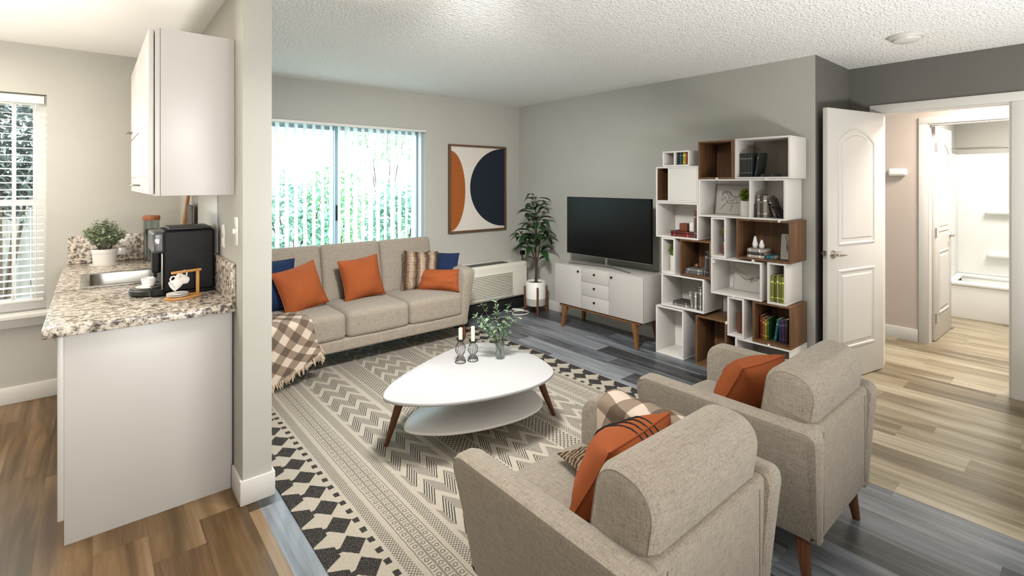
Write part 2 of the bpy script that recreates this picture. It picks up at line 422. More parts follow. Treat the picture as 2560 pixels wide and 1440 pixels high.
def _rug():
    M = Mat('woven_tribal_rug', 0.96, 0, 0.08); co = M.coord(); x, y, z = M.xyz(co); W = 2.305
    wob = M.noise(co, 38, 2) * 0.006 - 0.003
    e = mn(x, W - x) + wob; yy = y + wob; P = 0.152
    dy = ab(fr(yy / P + 0.07) - 0.5) * P
    d = (ab(e - 0.13) / 0.058 + dy / 0.066) < 1
    d = mx(d, (e < 0.068) * (dy < (0.070 - e * 0.55)))
    d = mx(d, (e < 0.095) * (dy < 0.014))
    d = mx(d, (ab(e - 0.20) < 0.013) * (ab(fr(yy / 0.077) - 0.5) * 0.077 < 0.0165))
    pick = M.noise(co, 300, 2)
    dark = d * (1 - (pick > 0.58) * 0.35)
    def lattice(a, b, s, k):
        u = fr((e + yy) / s); w = fr((e - yy) / s); lu = ab(u - 0.5) < 0.2; lw = ab(w - 0.5) < 0.2
        return band(e, a, b) * (mx(lu, lw) * k + lu * lw * (0.95 - k))
    def zig(a, b, s0):
        f = (e - s0) / 0.058 + 8; v = fr((yy - pp(f, 1) * 0.105) / 0.173); up = fr(f / 2) < 0.5; on = v < 0.68
        A = (fr(v * 7.2) < 0.46) * 0.92; B = (fr(v * 14.5) < 0.5) * 0.55 + 0.12
        return band(e, a, b) * on * (up * A + (1 - up) * B)
    for (a, b, s, k) in ((0.229, 0.273, 0.0165, 0.36), (0.434, 0.482, 0.0165, 0.33), (0.79, 0.835, 0.018, 0.33), (0.845, 0.975, 0.030, 0.40)):
        dark = mx(dark, lattice(a, b, s, k))
    dark = mx(dark, zig(0.505, 0.757, 0.523)); dark = mx(dark, zig(0.985, 1.2, 0.985))
    for l in (0.300, 0.3355, 0.3405, 0.3725, 0.3775, 0.412): dark = mx(dark, (ab(e - l) < 0.0016) * 0.75)
    for c in (0.319, 0.356, 0.393):
        q = (fr(yy / 0.046) - 0.5) * 0.046; r = sq((e - c) * (e - c) + q * q)
        dark = mx(dark, band(r, 0.0062, 0.0106) * 0.72)
        q2 = ab(fr(yy / 0.046 + 0.5) - 0.5) * 0.046
        dark = mx(dark, (q2 < 0.0022) * (ab(e - c) < 0.0115) * 0.7)
    n = M.noise(co, 220, 2)
    base = M.mix(n, (146, 138, 125), (174, 166, 152))
    M.color(M.mix(dark, base, (40, 38, 38))); M.bump(n - dark * 0.4, 0.4, 0.002); return M.m
RUG = _rug()
# ------------------------------------------------------------------ the room
H = 2.44
def walls(name, boxes, m, parent=None):
    b = MB()
    for q in boxes: b.box(*q)
    return struct(name, b, m, parent)
b = MB(); b.box(0.585, 4.97, -3.2, 4.74, -0.1, 0); floor_l = struct('floor_living', b, FLOOR_L)
# the floor tone changes from grey to tan in front of the doorway
b = MB(); b.box(2.95, 4.97, -3.2, 1.30, -0.1, 0.0015); b.box(4.97, 8.1, -3.2, 2.3, -0.1, 0.0015); struct('floor_hall', b, FLOOR_H)
b = MB(); b.box(-1.8, 0.585, -3.2, 4.74, -0.1, 0); struct('floor_kitchen', b, FLOOR_K)
b = MB(); b.box(0.59, 8.2, -3.35, 4.95, H, H + 0.12); struct('ceiling_living', b, CEIL)
b = MB(); b.box(-1.95, 0.59, -3.35, 4.95, H, H + 0.12); struct('ceiling_kitchen', b, KCEIL)
# window wall: kitchen part with a double hung window, living part with the sliding patio door
KW = (-1.25, -0.245, 0.61, 2.10)
walls('wall_back_kitchen', [(-1.95, KW[0], 4.74, 4.89, 0, H), (KW[0], KW[1], 4.74, 4.89, 0, KW[2]), (KW[0], KW[1], 4.74, 4.89, KW[3], H), (KW[1], 0.59, 4.74, 4.89, 0, H)], KWALL)
PD = (0.875, 2.754, 0.0, 2.058)
walls('wall_back_living', [(0.59, PD[0], 4.74, 4.89, 0, H), (PD[0], PD[1], 4.74, 4.89, PD[3], H), (PD[1], 4.11, 4.74, 4.89, 0, H)], WALL)
walls('wall_partition', [(0.53, 0.655, 2.56, 4.74, 0, H)], WALL)
walls('wall_tv', [(4.11, 4.26, 1.38, 4.89, 0, H)], WALL)
walls('wall_return', [(4.112, 4.97, 1.378, 1.50, 0, H)], DWALL)
DO = (0.41, 1.165, 2.05)
walls('wall_right', [(4.86, 4.97, DO[1], 1.38, 0, H), (4.86, 4.97, DO[0], DO[1], DO[2], H), (4.86, 4.97, -3.2, DO[0], 0, H)], DWALL)
BO = (0.36, 1.045, 2.03)
walls('wall_hall', [(5.90, 6.01, BO[1], 2.3, 0, H), (5.90, 6.01, BO[0], BO[1], BO[2], H), (5.90, 6.01, -3.2, BO[0], 0, H)], HWALL)
walls('wall_hall_end', [(4.97, 5.90, 2.3, 2.42, 0, H)], HWALL)
walls('wall_bath_left', [(6.01, 8.2, 1.16, 1.28, 0, H)], WALL)
walls('wall_bath_back', [(8.06, 8.2, -3.2, 1.16, 0, H)], WALL)
walls('wall_rear', [(-1.95, 8.2, -3.35, -3.2, 0, H)], WALL)
walls('wall_left', [(-1.95, -1.8, -3.35, 4.89, 0, H)], WALL)
def skirt(name, runs, h=0.115, t=0.013):
    b = MB()
    for (x0, x1, y0, y1) in runs:
        b.rbox(x0, x1, y0, y1, 0, h, 0.004, 1)
    struct(name, b, TRIM, smooth=True)
skirt('baseboard_kitchen', [(-1.8, -0.135, 4.727, 4.74)])
skirt('baseboard_partition', [(0.517, 0.53, 2.5605, 2.735), (0.517, 0.668, 2.547, 2.56), (0.655, 0.668, 2.5605, 4.727)])
skirt('baseboard_back', [(0.668, 0.86, 4.727, 4.74), (2.80, 4.11, 4.727, 4.74)])
skirt('baseboard_tv', [(4.097, 4.11, 1.38, 4.727), (4.097, 4.86, 1.367, 1.38)])
skirt('baseboard_right', [(4.847, 4.86, 1.235, 1.367), (4.847, 4.86, -3.2, 0.34)])
skirt('baseboard_hall', [(5.887, 5.90, 1.115, 2.3), (5.887, 5.90, -3.2, 0.29)])
skirt('baseboard_bath', [(6.01, 7.28, 1.147, 1.16)])
def casing(name, X, y0, y1, zt, w=0.065, t=0.014, sides=(-1, 1), depth=0.11):
    b = MB()
    for sg in sides:
        xa, xb = (X - t, X) if sg < 0 else (X + depth, X + depth + t)
        for (a, c) in ((y0 - w, y0), (y1, y1 + w)): b.rbox(xa, xb, a, c, 0, zt, 0.004, 1)
        b.rbox(xa, xb, y0 - w, y1 + w, zt, zt + w, 0.004, 1)
    b.box(X - 0.002, X + depth + 0.002, y0, y0 + 0.012, 0, zt); b.box(X - 0.002, X + depth + 0.002, y1 - 0.012, y1, 0, zt)
    b.box(X - 0.002, X + depth + 0.002, y0 + 0.012, y1 - 0.012, zt - 0.012, zt)
    return struct(name, b, TRIM, smooth=True)
casing('trim_1', 4.86, DO[0], DO[1], DO[2]); casing('trim_2', 5.90, BO[0], BO[1], BO[2])
b = MB(); b.rbox(4.905, 4.935, 0.420, 0.4235, 0.97, 1.03, 0.001, 1); struct('trim_3', b, STEEL)
# soffit box above the counter where the partition meets the wall
# ---- doors (arched two panel)
def arch(y0, y1, z0, z1, rise, n=10):
    p = [(y0, z0), (y1, z0), (y1, z1 - rise)]
    for i in range(1, n):
        t = i / n; p.append((y1 + (y0 - y1) * t, z1 - rise + rise * sin(pi * t) ** 0.8))
    return p + [(y0, z1 - rise)]
def shrink(p, d):
    n = len(p); out = []
    for i in range(n):
        a = Vector(p[i-1]); q = Vector(p[i]); c = Vector(p[(i+1) % n])
        t1 = (q - a).normalized(); t2 = (c - q).normalized()
        n1 = Vector((-t1.y, t1.x)); n2 = Vector((-t2.y, t2.x)); m = (n1 + n2); m = m / max(0.3, m.dot(n1)) if m.length > 1e-6 else n1
        out.append(tuple(q + m * d))
    return out
def door_leaf(name, M, w=0.745, h=2.03, lever=1, hinge=True):
    """local: hinge edge at x=0, leaf to +x, thickness in y (+-0.0175)"""
    root = bpy.data.objects.new(name, None); C.objects.link(root); root.matrix_world = M; MATS[root.name] = M.copy(); root['kind'] = 'structure'
    b = MB(); b.rbox(0, w, -0.0175, 0.0175, 0.008, h, 0.002, 1); obj('slab', b, TRIM, root)
    for (z0, z1, rise) in ((0.24, 0.84, 0.0), (1.02, h - 0.14, 0.10)):
        P = arch(0.13, w - 0.13, z0, z1, rise) if rise else [(0.13, z0), (w - 0.13, z0), (w - 0.13, z1), (0.13, z1)]
        b = MB()
        rings = [(0.0, 0.0), (0.006, 0.006), (0.016, 0.006), (0.026, -0.003), (0.04, -0.003), (0.055, 0.005)]
        for sg in (-1, 1):
            vs = []; fs = []; n = len(P)
            for (d, o) in rings: vs += [(q[0], sg * (0.0178 + o), q[1]) for q in shrink(P, d)]
            for j in range(len(rings) - 1):
                for i in range(n):
                    f = (j*n+i, j*n+(i+1) % n, (j+1)*n+(i+1) % n, (j+1)*n+i); fs.append(f if sg < 0 else tuple(reversed(f)))
            f = tuple(range((len(rings)-1)*n, len(rings)*n)); fs.append(f if sg < 0 else tuple(reversed(f)))
            b.add(vs, fs)
        obj('panel', b, TRIM, root, angle=25)
    b = MB()
    for sg in (-1, 1):
        b.cyl((w - 0.06, sg*0.017, 0.96), (w - 0.06, sg*0.026, 0.96), 0.032, 0.03, 20)
        b.cyl((w - 0.06, sg*0.024, 0.96), (w - 0.06, sg*0.062, 0.96), 0.011, 0.011, 12)
        if lever: b.tube([(w - 0.06, sg*0.058, 0.96), (w - 0.085, sg*0.062, 0.96), (w - 0.16, sg*0.060, 0.956)], [0.011, 0.011, 0.007], 8)
        else: b.ball((w - 0.06, sg*0.07, 0.96), 0.026)
    obj('handle', b, CHROME, root)
    b = MB(); b.rbox(w - 0.001, w + 0.0015, -0.0125, 0.0125, 0.93, 0.99, 0.0005, 1); obj('latch_plate', b, CHROME, root)
    if hinge:
        for z in (0.22, 1.02, 1.82):
            b = MB(); b.cyl((0, -0.022, z - 0.045), (0, -0.022, z + 0.045), 0.006, 0.006, 8); b.box(0.0, 0.032, -0.0188, -0.0174, z - 0.045, z + 0.045)
            obj('hinge', b, CHROME, root)
    return root
a = math.atan2(1.32 - 1.15, 4.107 - 4.845)
door_leaf('door_1', Matrix.Translation((4.838, 1.148, 0)) @ Matrix.Rotation(a, 4, 'Z'), 0.745, 2.04)
door_leaf('door_2', Matrix.Translation((6.02, 1.028, 0)) @ Matrix.Rotation(radians(-1), 4, 'Z'), 0.68, 2.015)
# ---- sliding patio door (window_1) and kitchen window (window_2)
w1 = bpy.data.objects.new('window_1', None); C.objects.link(w1); w1.location = (1.815, 4.81, 0); w1['kind'] = 'structure'; MATS[w1.name] = Matrix.Translation(w1.location)
b = MB()
x0, x1, z1 = PD[0], PD[1], PD[3]
b.box(x0, x0 + 0.04, 4.76, 4.87, 0, z1); b.box(x1 - 0.04, x1, 4.76, 4.87, 0, z1); b.box(x0 + 0.04, x1 - 0.04, 4.76, 4.87, z1 - 0.03, z1); b.box(x0 + 0.04, x1 - 0.04, 4.76, 4.87, 0, 0.03)
obj('window_frame', b, ALU, w1, True)
for (a0, a1, yy) in ((x0 + 0.03, 1.84, 4.84), (1.79, x1 - 0.03, 4.80)):
    b = MB()
    b.box(a0, a0 + 0.05, yy - 0.015, yy + 0.015, 0.03, z1 - 0.03); b.box(a1 - 0.05, a1, yy - 0.015, yy + 0.015, 0.03, z1 - 0.03)
    b.box(a0 + 0.05, a1 - 0.05, yy - 0.015, yy + 0.015, 0.03, 0.09); b.box(a0 + 0.05, a1 - 0.05, yy - 0.015, yy + 0.015, z1 - 0.06, z1 - 0.03)
    sa = obj('sash', b, ALU, w1, True)
    b = MB(); b.box(a0 + 0.05, a1 - 0.05, yy - 0.003, yy + 0.003, 0.09, z1 - 0.06); obj('pane', b, GLASS, sa, True)
b = MB(); b.rbox(1.80, 1.825, 4.765, 4.785, 1.12, 1.27, 0.004, 1); obj('handle', b, BLACK, w1, True)
w2 = bpy.data.objects.new('window_2', None); C.objects.link(w2); w2.location = (-0.75, 4.81, KW[2]); w2['kind'] = 'structure'; MATS[w2.name] = Matrix.Translation(w2.location)
b = MB(); x0, x1, z0, z1 = KW
b.box(x0, x0+0.04, 4.80, 4.87, z0, z1); b.box(x1-0.04, x1, 4.80, 4.87, z0, z1); b.box(x0+0.04, x1-0.04, 4.80, 4.87, z1-0.04, z1); b.box(x0+0.04, x1-0.04, 4.80, 4.87, z0, z0+0.045)
obj('window_frame', b, WHITE, w2, True)
for (za, zb, yy) in ((z0 + 0.04, 1.37, 4.825), (1.33, z1 - 0.03, 4.85)):
    b = MB(); a0, a1 = x0 + 0.0405, x1 - 0.0405
    b.box(a0, a0+0.035, yy-0.012, yy+0.012, za, zb); b.box(a1-0.035, a1, yy-0.012, yy+0.012, za, zb); b.box(a0+0.035, a1-0.035, yy-0.012, yy+0.012, za, za+0.04); b.box(a0+0.035, a1-0.035, yy-0.012, yy+0.012, zb-0.04, zb)
    xm = -0.415; b.box(xm - 0.009, xm + 0.009, yy-0.01, yy+0.01, za + 0.04, zb - 0.04)
    sa = obj('sash', b, WHITE, w2, True)
    b = MB(); b.box(a0+0.035, a1-0.035, yy-0.003, yy+0.003, za+0.04, zb-0.04); obj('pane', b, GLASS, sa, True)
b = MB(); b.rbox(x0 - 0.05, x1 + 0.05, 4.655, 4.80, z0 - 0.035, z0, 0.008, 2); b.rbox(x0 - 0.03, x1 + 0.03, 4.722, 4.74, z0 - 0.10, z0 - 0.035, 0.004, 1); obj('window_sill', b, TRIM, w2, True)
# ---- blinds
vb = thing('vertical_blinds', 'white vertical vane blinds drawn across the sliding patio door behind the sofa', 'blinds', (1.815, 4.70, 2.0))
b = MB(); b.rbox(0.90, 2.74, 4.68, 4.725, 2.028, 2.052, 0.004, 1); obj('headrail', b, WHITE, vb, True)
x = 0.93; i = 0
while x < 2.73:
    phi = radians(52 if x < 1.80 else (34 + 6 * ((i * 7) % 3))); L = 0.089
    b = MB()
    def vane(u, v, x=x, phi=phi):
        s_ = (u - 0.5) * L; bow = 0.006 * (1 - (2*u - 1) ** 2)
        return (x + cos(phi)*s_ - sin(phi)*bow, 4.697 + sin(phi)*s_ + cos(phi)*bow, 0.04 + v * 1.986)
    b.grid(vane, 4, 1); obj('vane', b, BLINDV, vb, True)
    x += 0.079; i += 1
hb = thing('venetian_blind', 'white slatted blind hanging in the kitchen window', 'blinds', (-0.75, 4.77, 2.06))
b = MB(); b.rbox(KW[0] + 0.02, KW[1] - 0.012, 4.742, 4.792, 2.035, 2.088, 0.004, 1); obj('headrail', b, WHITE, hb, True)
b = MB(); z = 2.01
while z > 0.71:
    b.grid(lambda u, v, z=z: (KW[0] + 0.025 + u*(KW[1] - KW[0] - 0.04), 4.744 + v*0.046, z + 0.004*(1 - (2*v-1)**2) + 0.006*(v - 0.5)), 1, 4); z -= 0.0475
obj('slats', b, SLAT, hb, True)
b = MB(); b.rbox(KW[0] + 0.025, KW[1] - 0.015, 4.746, 4.788, 0.672, 0.69, 0.003, 1); obj('bottom_rail', b, WHITE, hb, True)
b = MB()
for xx in (-0.30, -0.415, -0.75, -1.1): b.tube([(xx, 4.741, 2.03), (xx, 4.741, 0.69)], 0.0022, 5); 
obj('ladder_cord', b, WHITE, hb, True)
# ---- outside
b = MB(); b.box(-8, 10, 4.90, 16, -0.25, -0.12); g = struct('ground_outside', b, plain('pale_bounce_ground', (150, 146, 132), 0.9, var=0.3, vs=3))  # ground kept pale to bounce light in through the patio door
b = MB(); b.box(-2.5, 5.5, 4.89, 6.3, -0.12, -0.03); struct('patio_slab', b, plain('concrete_slab', (222, 219, 210), 0.8, var=0.06, vs=5))  # slab lightened to throw light onto the living room ceiling
fm = wood('weathered_fence', (84, 81, 76), (112, 108, 102), 2, 0.8, 0.5)
fe = thing('board_fence', 'weathered grey board fence outside the kitchen window', 'fence', (-3.3, 9.1, -0.12))
b = MB(); x = -7.0
while x < 0.4: b.box(x, x + 0.138, 9.09, 9.11, -0.12, 1.55); x += 0.145
obj('boards', b, fm, fe, True)
b = MB(); b.box(-7, 0.4, 9.11, 9.15, 0.1, 0.2); b.box(-7, 0.4, 9.11, 9.15, 1.25, 1.35); obj('rails', b, fm, fe, True)
def shrub(cx, cy, rx, ry, z0, z1, n, mat, label, seed, name='garden_shrub', cat='shrub', L=(0.09, 0.16)):
    rg = random.Random(seed); t = thing(name, label, cat, (cx, cy, -0.12), 0, 'garden plants behind the patio door')
    b = MB()
    for i in range(n):
        th = rg.uniform(0, 2*pi); ph = math.acos(rg.uniform(-1, 1)); r = rg.uniform(0.45, 1.0) ** 0.5 * (0.8 + 0.25*sin(3*th + seed) * sin(2*ph))
        c = Vector((cx + rx*r*sin(ph)*cos(th), cy + ry*r*sin(ph)*sin(th), (z0+z1)/2 + (z1-z0)/2*r*cos(ph)))
        d = Vector((rg.uniform(-1, 1), rg.uniform(-1, 1), rg.uniform(-0.6, 0.8)))
        b.leaf(c, d, (rg.uniform(-1, 1), rg.uniform(-1, 1), 1), rg.uniform(*L), rg.uniform(0.03, 0.065), 0.4, 0.2, 0, 3)
    obj('foliage', b, mat, t, True)
    b = MB()
    for k in range(5):
        a = k*1.256 + seed; b.tube([(cx, cy, -0.12), (cx + rx*0.25*cos(a), cy + ry*0.25*sin(a), (z0+z1)/2*0.7), (cx + rx*0.55*cos(a), cy + ry*0.55*sin(a), z0 + (z1-z0)*0.75)], [0.02, 0.014, 0.006], 5)
    obj('stems', b, STEM, t, True)
GA = plain('garden_leaf_green', (98, 150, 92), 0.5, var=0.35, vs=9); GB = plain('garden_leaf_blue_green', (110, 152, 132), 0.5, var=0.35, vs=9); GC = plain('garden_leaf_yellow', (170, 180, 96), 0.5, var=0.3, vs=9)
shrub(0.55, 6.9, 0.62, 0.5, -0.05, 1.78, 1700, GA, 'round green shrub straight behind the left end of the patio door', 1)
shrub(2.05, 6.95, 0.66, 0.5, -0.05, 1.70, 1800, GB, 'blue-green shrub behind the middle of the patio door', 2)
shrub(3.6, 7.0, 0.66, 0.5, -0.05, 1.66, 1800, GB, 'blue-green shrub behind the right end of the patio door', 3)
shrub(1.35, 8.5, 0.72, 0.5, -0.05, 1.85, 1700, GA, 'green shrub in the second row between the left and middle shrubs', 7)
shrub(3.2, 8.6, 0.78, 0.5, -0.05, 1.88, 1700, GA, 'green shrub in the second row between the middle and right shrubs', 8)
shrub(5.1, 8.6, 0.8, 0.5, -0.05, 1.88, 1500, GB, 'blue-green shrub in the second row at the far right behind the patio door', 9)
shrub(1.9, 10.4, 1.2, 0.5, 1.6, 3.9, 900, GC, 'yellowish treetop high above the shrubs behind the patio door', 4, 'garden_tree', 'tree')
shrub(5.0, 10.4, 1.4, 0.5, 1.6, 4.1, 1300, GA, 'green treetop above the shrubs seen at the right end of the patio door', 5, 'garden_tree', 'tree')
shrub(-0.72, 7.3, 0.8, 0.5, 0.95, 3.0, 3200, plain('garden_leaf_grey', (70, 76, 72), 0.5, var=0.5, vs=9), 'grey-green tree outside the kitchen window above the fence', 6, 'garden_tree', 'tree')
# ------------------------------------------------------------------ seating
def lerp(a, b, t): return a + (b - a) * t
def tleg(b, x, y, h, dx, dy, r0=0.026, r1=0.014):
    b.tube([(x, y, h + 0.01), (x + dx*0.5, y + dy*0.5, h*0.5), (x + dx, y + dy, 0.0)], [r0, (r0 + r1)/2, r1], 14)
def lean(mb, ang, pivot):
    M = Matrix.Translation(pivot) @ Matrix.Rotation(ang, 4, 'X') @ Matrix.Translation(-Vector(pivot)); return mb.xf(M)
SEAM = plain('linen_seam', (128, 117, 104), 0.95)
def rprof(a0, a1, c0, c1, rb0, rb1, rt1, rt0, n=7):
    """rounded rectangle outline, counter-clockwise, radius per corner (low-near, high-near, high-far order)"""
    out = []
    for (cx_, cy_, r, s) in ((a0 + rb0, c0 + rb0, rb0, pi), (a1 - rb1, c0 + rb1, rb1, 1.5*pi), (a1 - rt1, c1 - rt1, rt1, 0.0), (a0 + rt0, c1 - rt0, rt0, 0.5*pi)):
        out += [(cx_ + r*cos(s + pi/2*i/n), cy_ + r*sin(s + pi/2*i/n)) for i in range(n + 1)]
    # a few points along the long sides so that the flare bends smoothly
    res = []
    for i, q in enumerate(out):
        res.append(q); w = out[(i+1) % len(out)]; L = math.hypot(w[0]-q[0], w[1]-q[1])
        if L > 0.12: res += [(lerp(q[0], w[0], k/5), lerp(q[1], w[1], k/5)) for k in range(1, 5)]
    return res
def seating(name, label, cat, loc, rotz, W, n, D, ah, at, sh, bz0, bz1, bt, legh, sofa=False, group=None):
    """faces local +y; front edge y=D/2, rear edge y=-D/2"""
    t = thing(name, label, cat, loc, rotz, group); hw = W/2; yf, yb = D/2, -D/2; ih = hw - at
    b = MB(); b.rbox(-ih - 0.01, ih + 0.01, yb + 0.03, yf - 0.015, legh, legh + 0.10, 0.02, 3); obj('seat_base', b, LINEN, t)
    cw = 2 * ih / n
    for i in range(n):
        b = MB(); x0 = -ih + i*cw + 0.002; x1 = x0 + cw - 0.004; y0 = yb + (0.24 if sofa else 0.17)
        z0, z1 = legh + 0.09, sh
        def crown(p, x0=x0, x1=x1, y0=y0):
            u = (p.x - (x0+x1)/2) / ((x1-x0)/2); v = (p.y - (y0+yf)/2) / ((yf-y0)/2); k = (1 - u*u) * (1 - v*v)
            z = p.z + (0.026 * k if p.z > (z0+z1)/2 else 0)
            return (p.x, p.y + (0.010 * (1 - u*u) if v > 0.8 else 0), z)
        b.rbox(x0, x1, y0, yf - 0.012, z0, z1, 0.045, 4, (8, 8, 3), crown); s = obj('seat_cushion', b, LINEN, t)
        b = MB(); zz = z1 - 0.03
        b.tube([(x0 + 0.002, yf - 0.03, z0 + 0.03), (x0 + 0.002, yf - 0.03, zz)], 0.0018, 5); obj('seam', b, SEAM, s)
    for sg in (-1, 1):
        b = MB(); xa, xb = 0.0, 1.0
        xib, xob = ih - 0.035, hw - 0.085; xit, xot = ih, hw; zb, zt = legh - 0.005, ah
        def flare(p, sg=sg):
            k = max(0, min(1, (p.z - zb) / (zt - zb))); k2 = k ** 1.25; q = (p.x) / at
            yy = p.y - (0.02 * k2 if p.y < yb + 0.2 and not sofa else 0) + (0.03 * (1 - k) if p.y > yf - 0.2 else 0) * -1
            return (sg * lerp(lerp(xib, xit, k2), lerp(xob, xot, k2), q), yy, p.z)
        side = rprof(yb, yf, zb, zt, 0.012, 0.012, 0.085, 0.045)
        b.prism(side, 0, at, 0.030 if not sofa else 0.040)
        b.v = [Vector(flare(Vector((p.z, p.x, p.y)))) for p in b.v]
        if sg < 0: b.f = [tuple(reversed(f)) for f in b.f]
        arm = obj('arm', b, LINEN, t)
        b = MB(); xo = sg * (hw - 0.012)
        b.tube([(xo, yb + 0.03, zt - 0.022), (xo, yf - 0.04, zt - 0.022), (xo - sg*0.012, yf - 0.012, zt - 0.05)], 0.0016, 5); obj('piping', b, SEAM, arm)
    shz = ah - 0.005 if not sofa else bz1 - 0.10
    b = MB(); b.rbox(-ih - 0.012, ih + 0.012, yb + 0.004, yb + (0.085 if not sofa else 0.10), legh, shz, 0.022, 3, (4, 1, 4)); bk = obj('back_frame', b, LINEN, t)
    if not sofa:
        for xx in (-ih + 0.035, ih - 0.035):
            b = MB(); b.tube([(xx, yb + 0.003, legh + 0.03), (xx, yb + 0.003, shz - 0.03)], 0.0016, 5); obj('seam', b, SEAM, bk)
    for i in range(n):
        b = MB(); x0 = -ih + i*cw + 0.001; x1 = x0 + cw - 0.002
        if not sofa: x0 -= 0.012; x1 += 0.012
        y0 = yb + (0.115 if sofa else 0.062)
        def puff(p, x0=x0, x1=x1, y0=y0):
            u = (p.x - (x0+x1)/2) / ((x1-x0)/2); v = (p.z - (bz0+bz1)/2) / ((bz1-bz0)/2); k = max(0, (1 - u*u)) * max(0, (1 - v*v))
            return (p.x, p.y + (0.022 if p.y > y0 + bt/2 else -0.0) * k, p.z)
        if sofa: b.rbox(x0, x1, y0, y0 + bt, bz0, bz1, 0.035, 5, (8, 2, 8), puff)
        else:
            b.prism(rprof(y0, y0 + bt, bz0, bz1, 0.03, 0.05, 0.085, 0.085), x0, x1, 0.046)
            b.v = [Vector((p.z, p.x, p.y)) for p in b.v]
        lean(b, radians(12 if sofa else 9), (0, y0, bz0)); s = obj('back_cushion', b, LINEN, t)
        if not sofa:
            for xe in (x0 + 0.0135, x1 - 0.0135):
                b = MB(); q_ = rprof(y0, y0 + bt, bz0, bz1, 0.03, 0.05, 0.085, 0.085); cy_ = y0 + bt/2; cz_ = (bz0 + bz1)/2
                b.tube([(xe, cy_ + (q[0] - cy_)*0.865, cz_ + (q[1] - cz_)*0.932) for q in q_], 0.0013, 5, True); lean(b, radians(9), (0, y0, bz0)); obj('piping', b, SEAM, s)
    lx = hw - 0.12
    for (sx, sy) in ((-1, 1), (1, 1), (-1, -1), (1, -1)):
        b = MB(); tleg(b, sx*lx, (yf - 0.09) if sy > 0 else (yb + 0.07), legh, sx*0.02, sy*0.02 if sy > 0 else -0.025, 0.028, 0.015); obj('leg', b, WALNUT, t)
    return t
seating('sofa', 'long oatmeal linen three-seat sofa on walnut legs under the patio door blinds', 'sofa', (1.83, 4.26, 0), pi, 1.98, 3, 0.80, 0.675, 0.15, 0.45, 0.40, 0.915, 0.17, 0.15, True)
ch = seating('armchair', 'oatmeal linen armchair nearest the camera holding a gingham throw and striped pillow', 'armchair', (1.285, 1.04, 0), 0, 0.77, 1, 0.76, 0.605, 0.105, 0.425, 0.36, 0.765, 0.20, 0.17, False, 'pair of oatmeal armchairs')
dup(ch, (2.305, 1.04, 0), None, 'oatmeal linen armchair next to the bookcase and open door with one plain orange pillow')
# ------------------------------------------------------------------ pillows
def pillow(name, label, cat, w, h, t, mat, base, yaw, tilt, roll=0.0, group=None, seed=1, n=16, stripes=None, bow=0.075, wr=0.007):
    """stands on its lower edge at base; thickness along local y; tilt leans the top towards local +y"""
    b = MB(); rg = Vector((seed*3.7, seed*1.3, 0))
    def pt(u, v, sg):
        x = w/2 * u * (1 - bow*(1 - v*v)); z = h/2 * v * (1 - bow*(1 - u*u))
        k = max(0, (1 - abs(u)**2.3) * (1 - abs(v)**2.3)) ** 0.56
        q = noise.noise(Vector((u*2.2, v*2.2, sg*2)) + rg) * wr * 1.6 + noise.noise(Vector((u*7*abs(v) + 3*v, v*5, sg)) + rg) * wr * (abs(u)**2 + abs(v)**2) * 0.8
        return (x, sg * (t/2 * k + q * (1 if k > 0.02 else 0)), z)
    def warp(a): return math.copysign(1 - (1 - abs(a)) ** 1.5, a) if True else a
    for sg in (-1, 1):
        k0 = len(b.f); b.grid(lambda u, v: pt(warp(2*u - 1), warp(2*v - 1), sg), n, n)
        if sg > 0: b.f[k0:] = [tuple(reversed(f)) for f in b.f[k0:]]
    M = Matrix.Translation(base) @ Matrix.Rotation(yaw, 4, 'Z') @ Matrix.Rotation(-tilt, 4, 'X') @ Matrix.Rotation(roll, 4, 'Y') @ Matrix.Translation((0, 0, h/2 * 0.97))
    o = single(name, b, mat, label, cat, group, M=M)
    b = MB(); P = []
    for (a0, b0, a1, b1) in ((-1,-1,1,-1), (1,-1,1,1), (1,1,-1,1), (-1,1,-1,-1)):
        for i in range(10): P.append(pt(lerp(a0, a1, i/10), lerp(b0, b1, i/10), 1))
    b.tube([(p[0], 0, p[2]) for p in P], 0.003, 5, True); obj('seam', b, mat, o)
    if stripes:
        for u in (-0.1, 0.06, 0.22, 0.38):
            b = MB()
            b.tube([tuple(Vector(pt(u, v/40, -1)) + Vector((0, -0.0025, 0))) for v in range(-36, 41)] + [tuple(Vector(pt(u, v/40, 1)) + Vector((0, 0.0025, 0))) for v in range(39, -37, -1)], 0.003, 5); obj('stripe', b, stripes, o)
    return o
ST = 0.452
GP = 'throw pillows on the sofa'
pillow('throw_pillow', 'navy pillow at the left end of the sofa half hidden behind the orange one', 'pillow', 0.42, 0.42, 0.16, NAVY, (1.06, 4.245, ST + 0.012), radians(-8), radians(17), 0, GP, 1)
pillow('throw_pillow', 'square orange pillow leaning in front of the left navy pillow on the sofa', 'pillow', 0.375, 0.375, 0.18, ORANGE, (1.335, 4.135, ST + 0.012), radians(10), radians(20), radians(-11), GP, 2)
pillow('throw_pillow', 'square orange pillow alone against the middle back cushion of the sofa', 'pillow', 0.38, 0.37, 0.18, ORANGE, (1.850, 4.205, ST + 0.016), radians(3), radians(15), radians(-5), GP, 3)
fp = pillow('fur_pillow', 'brown and cream striped faux fur pillow on the right sofa seat', 'pillow', 0.345, 0.375, 0.15, FUR, (2.395, 4.215, ST + 0.014), radians(-20), radians(16), radians(4), GP, 4, wr=0.012)
b = MB(); rg = random.Random(17); me_ = fp.data
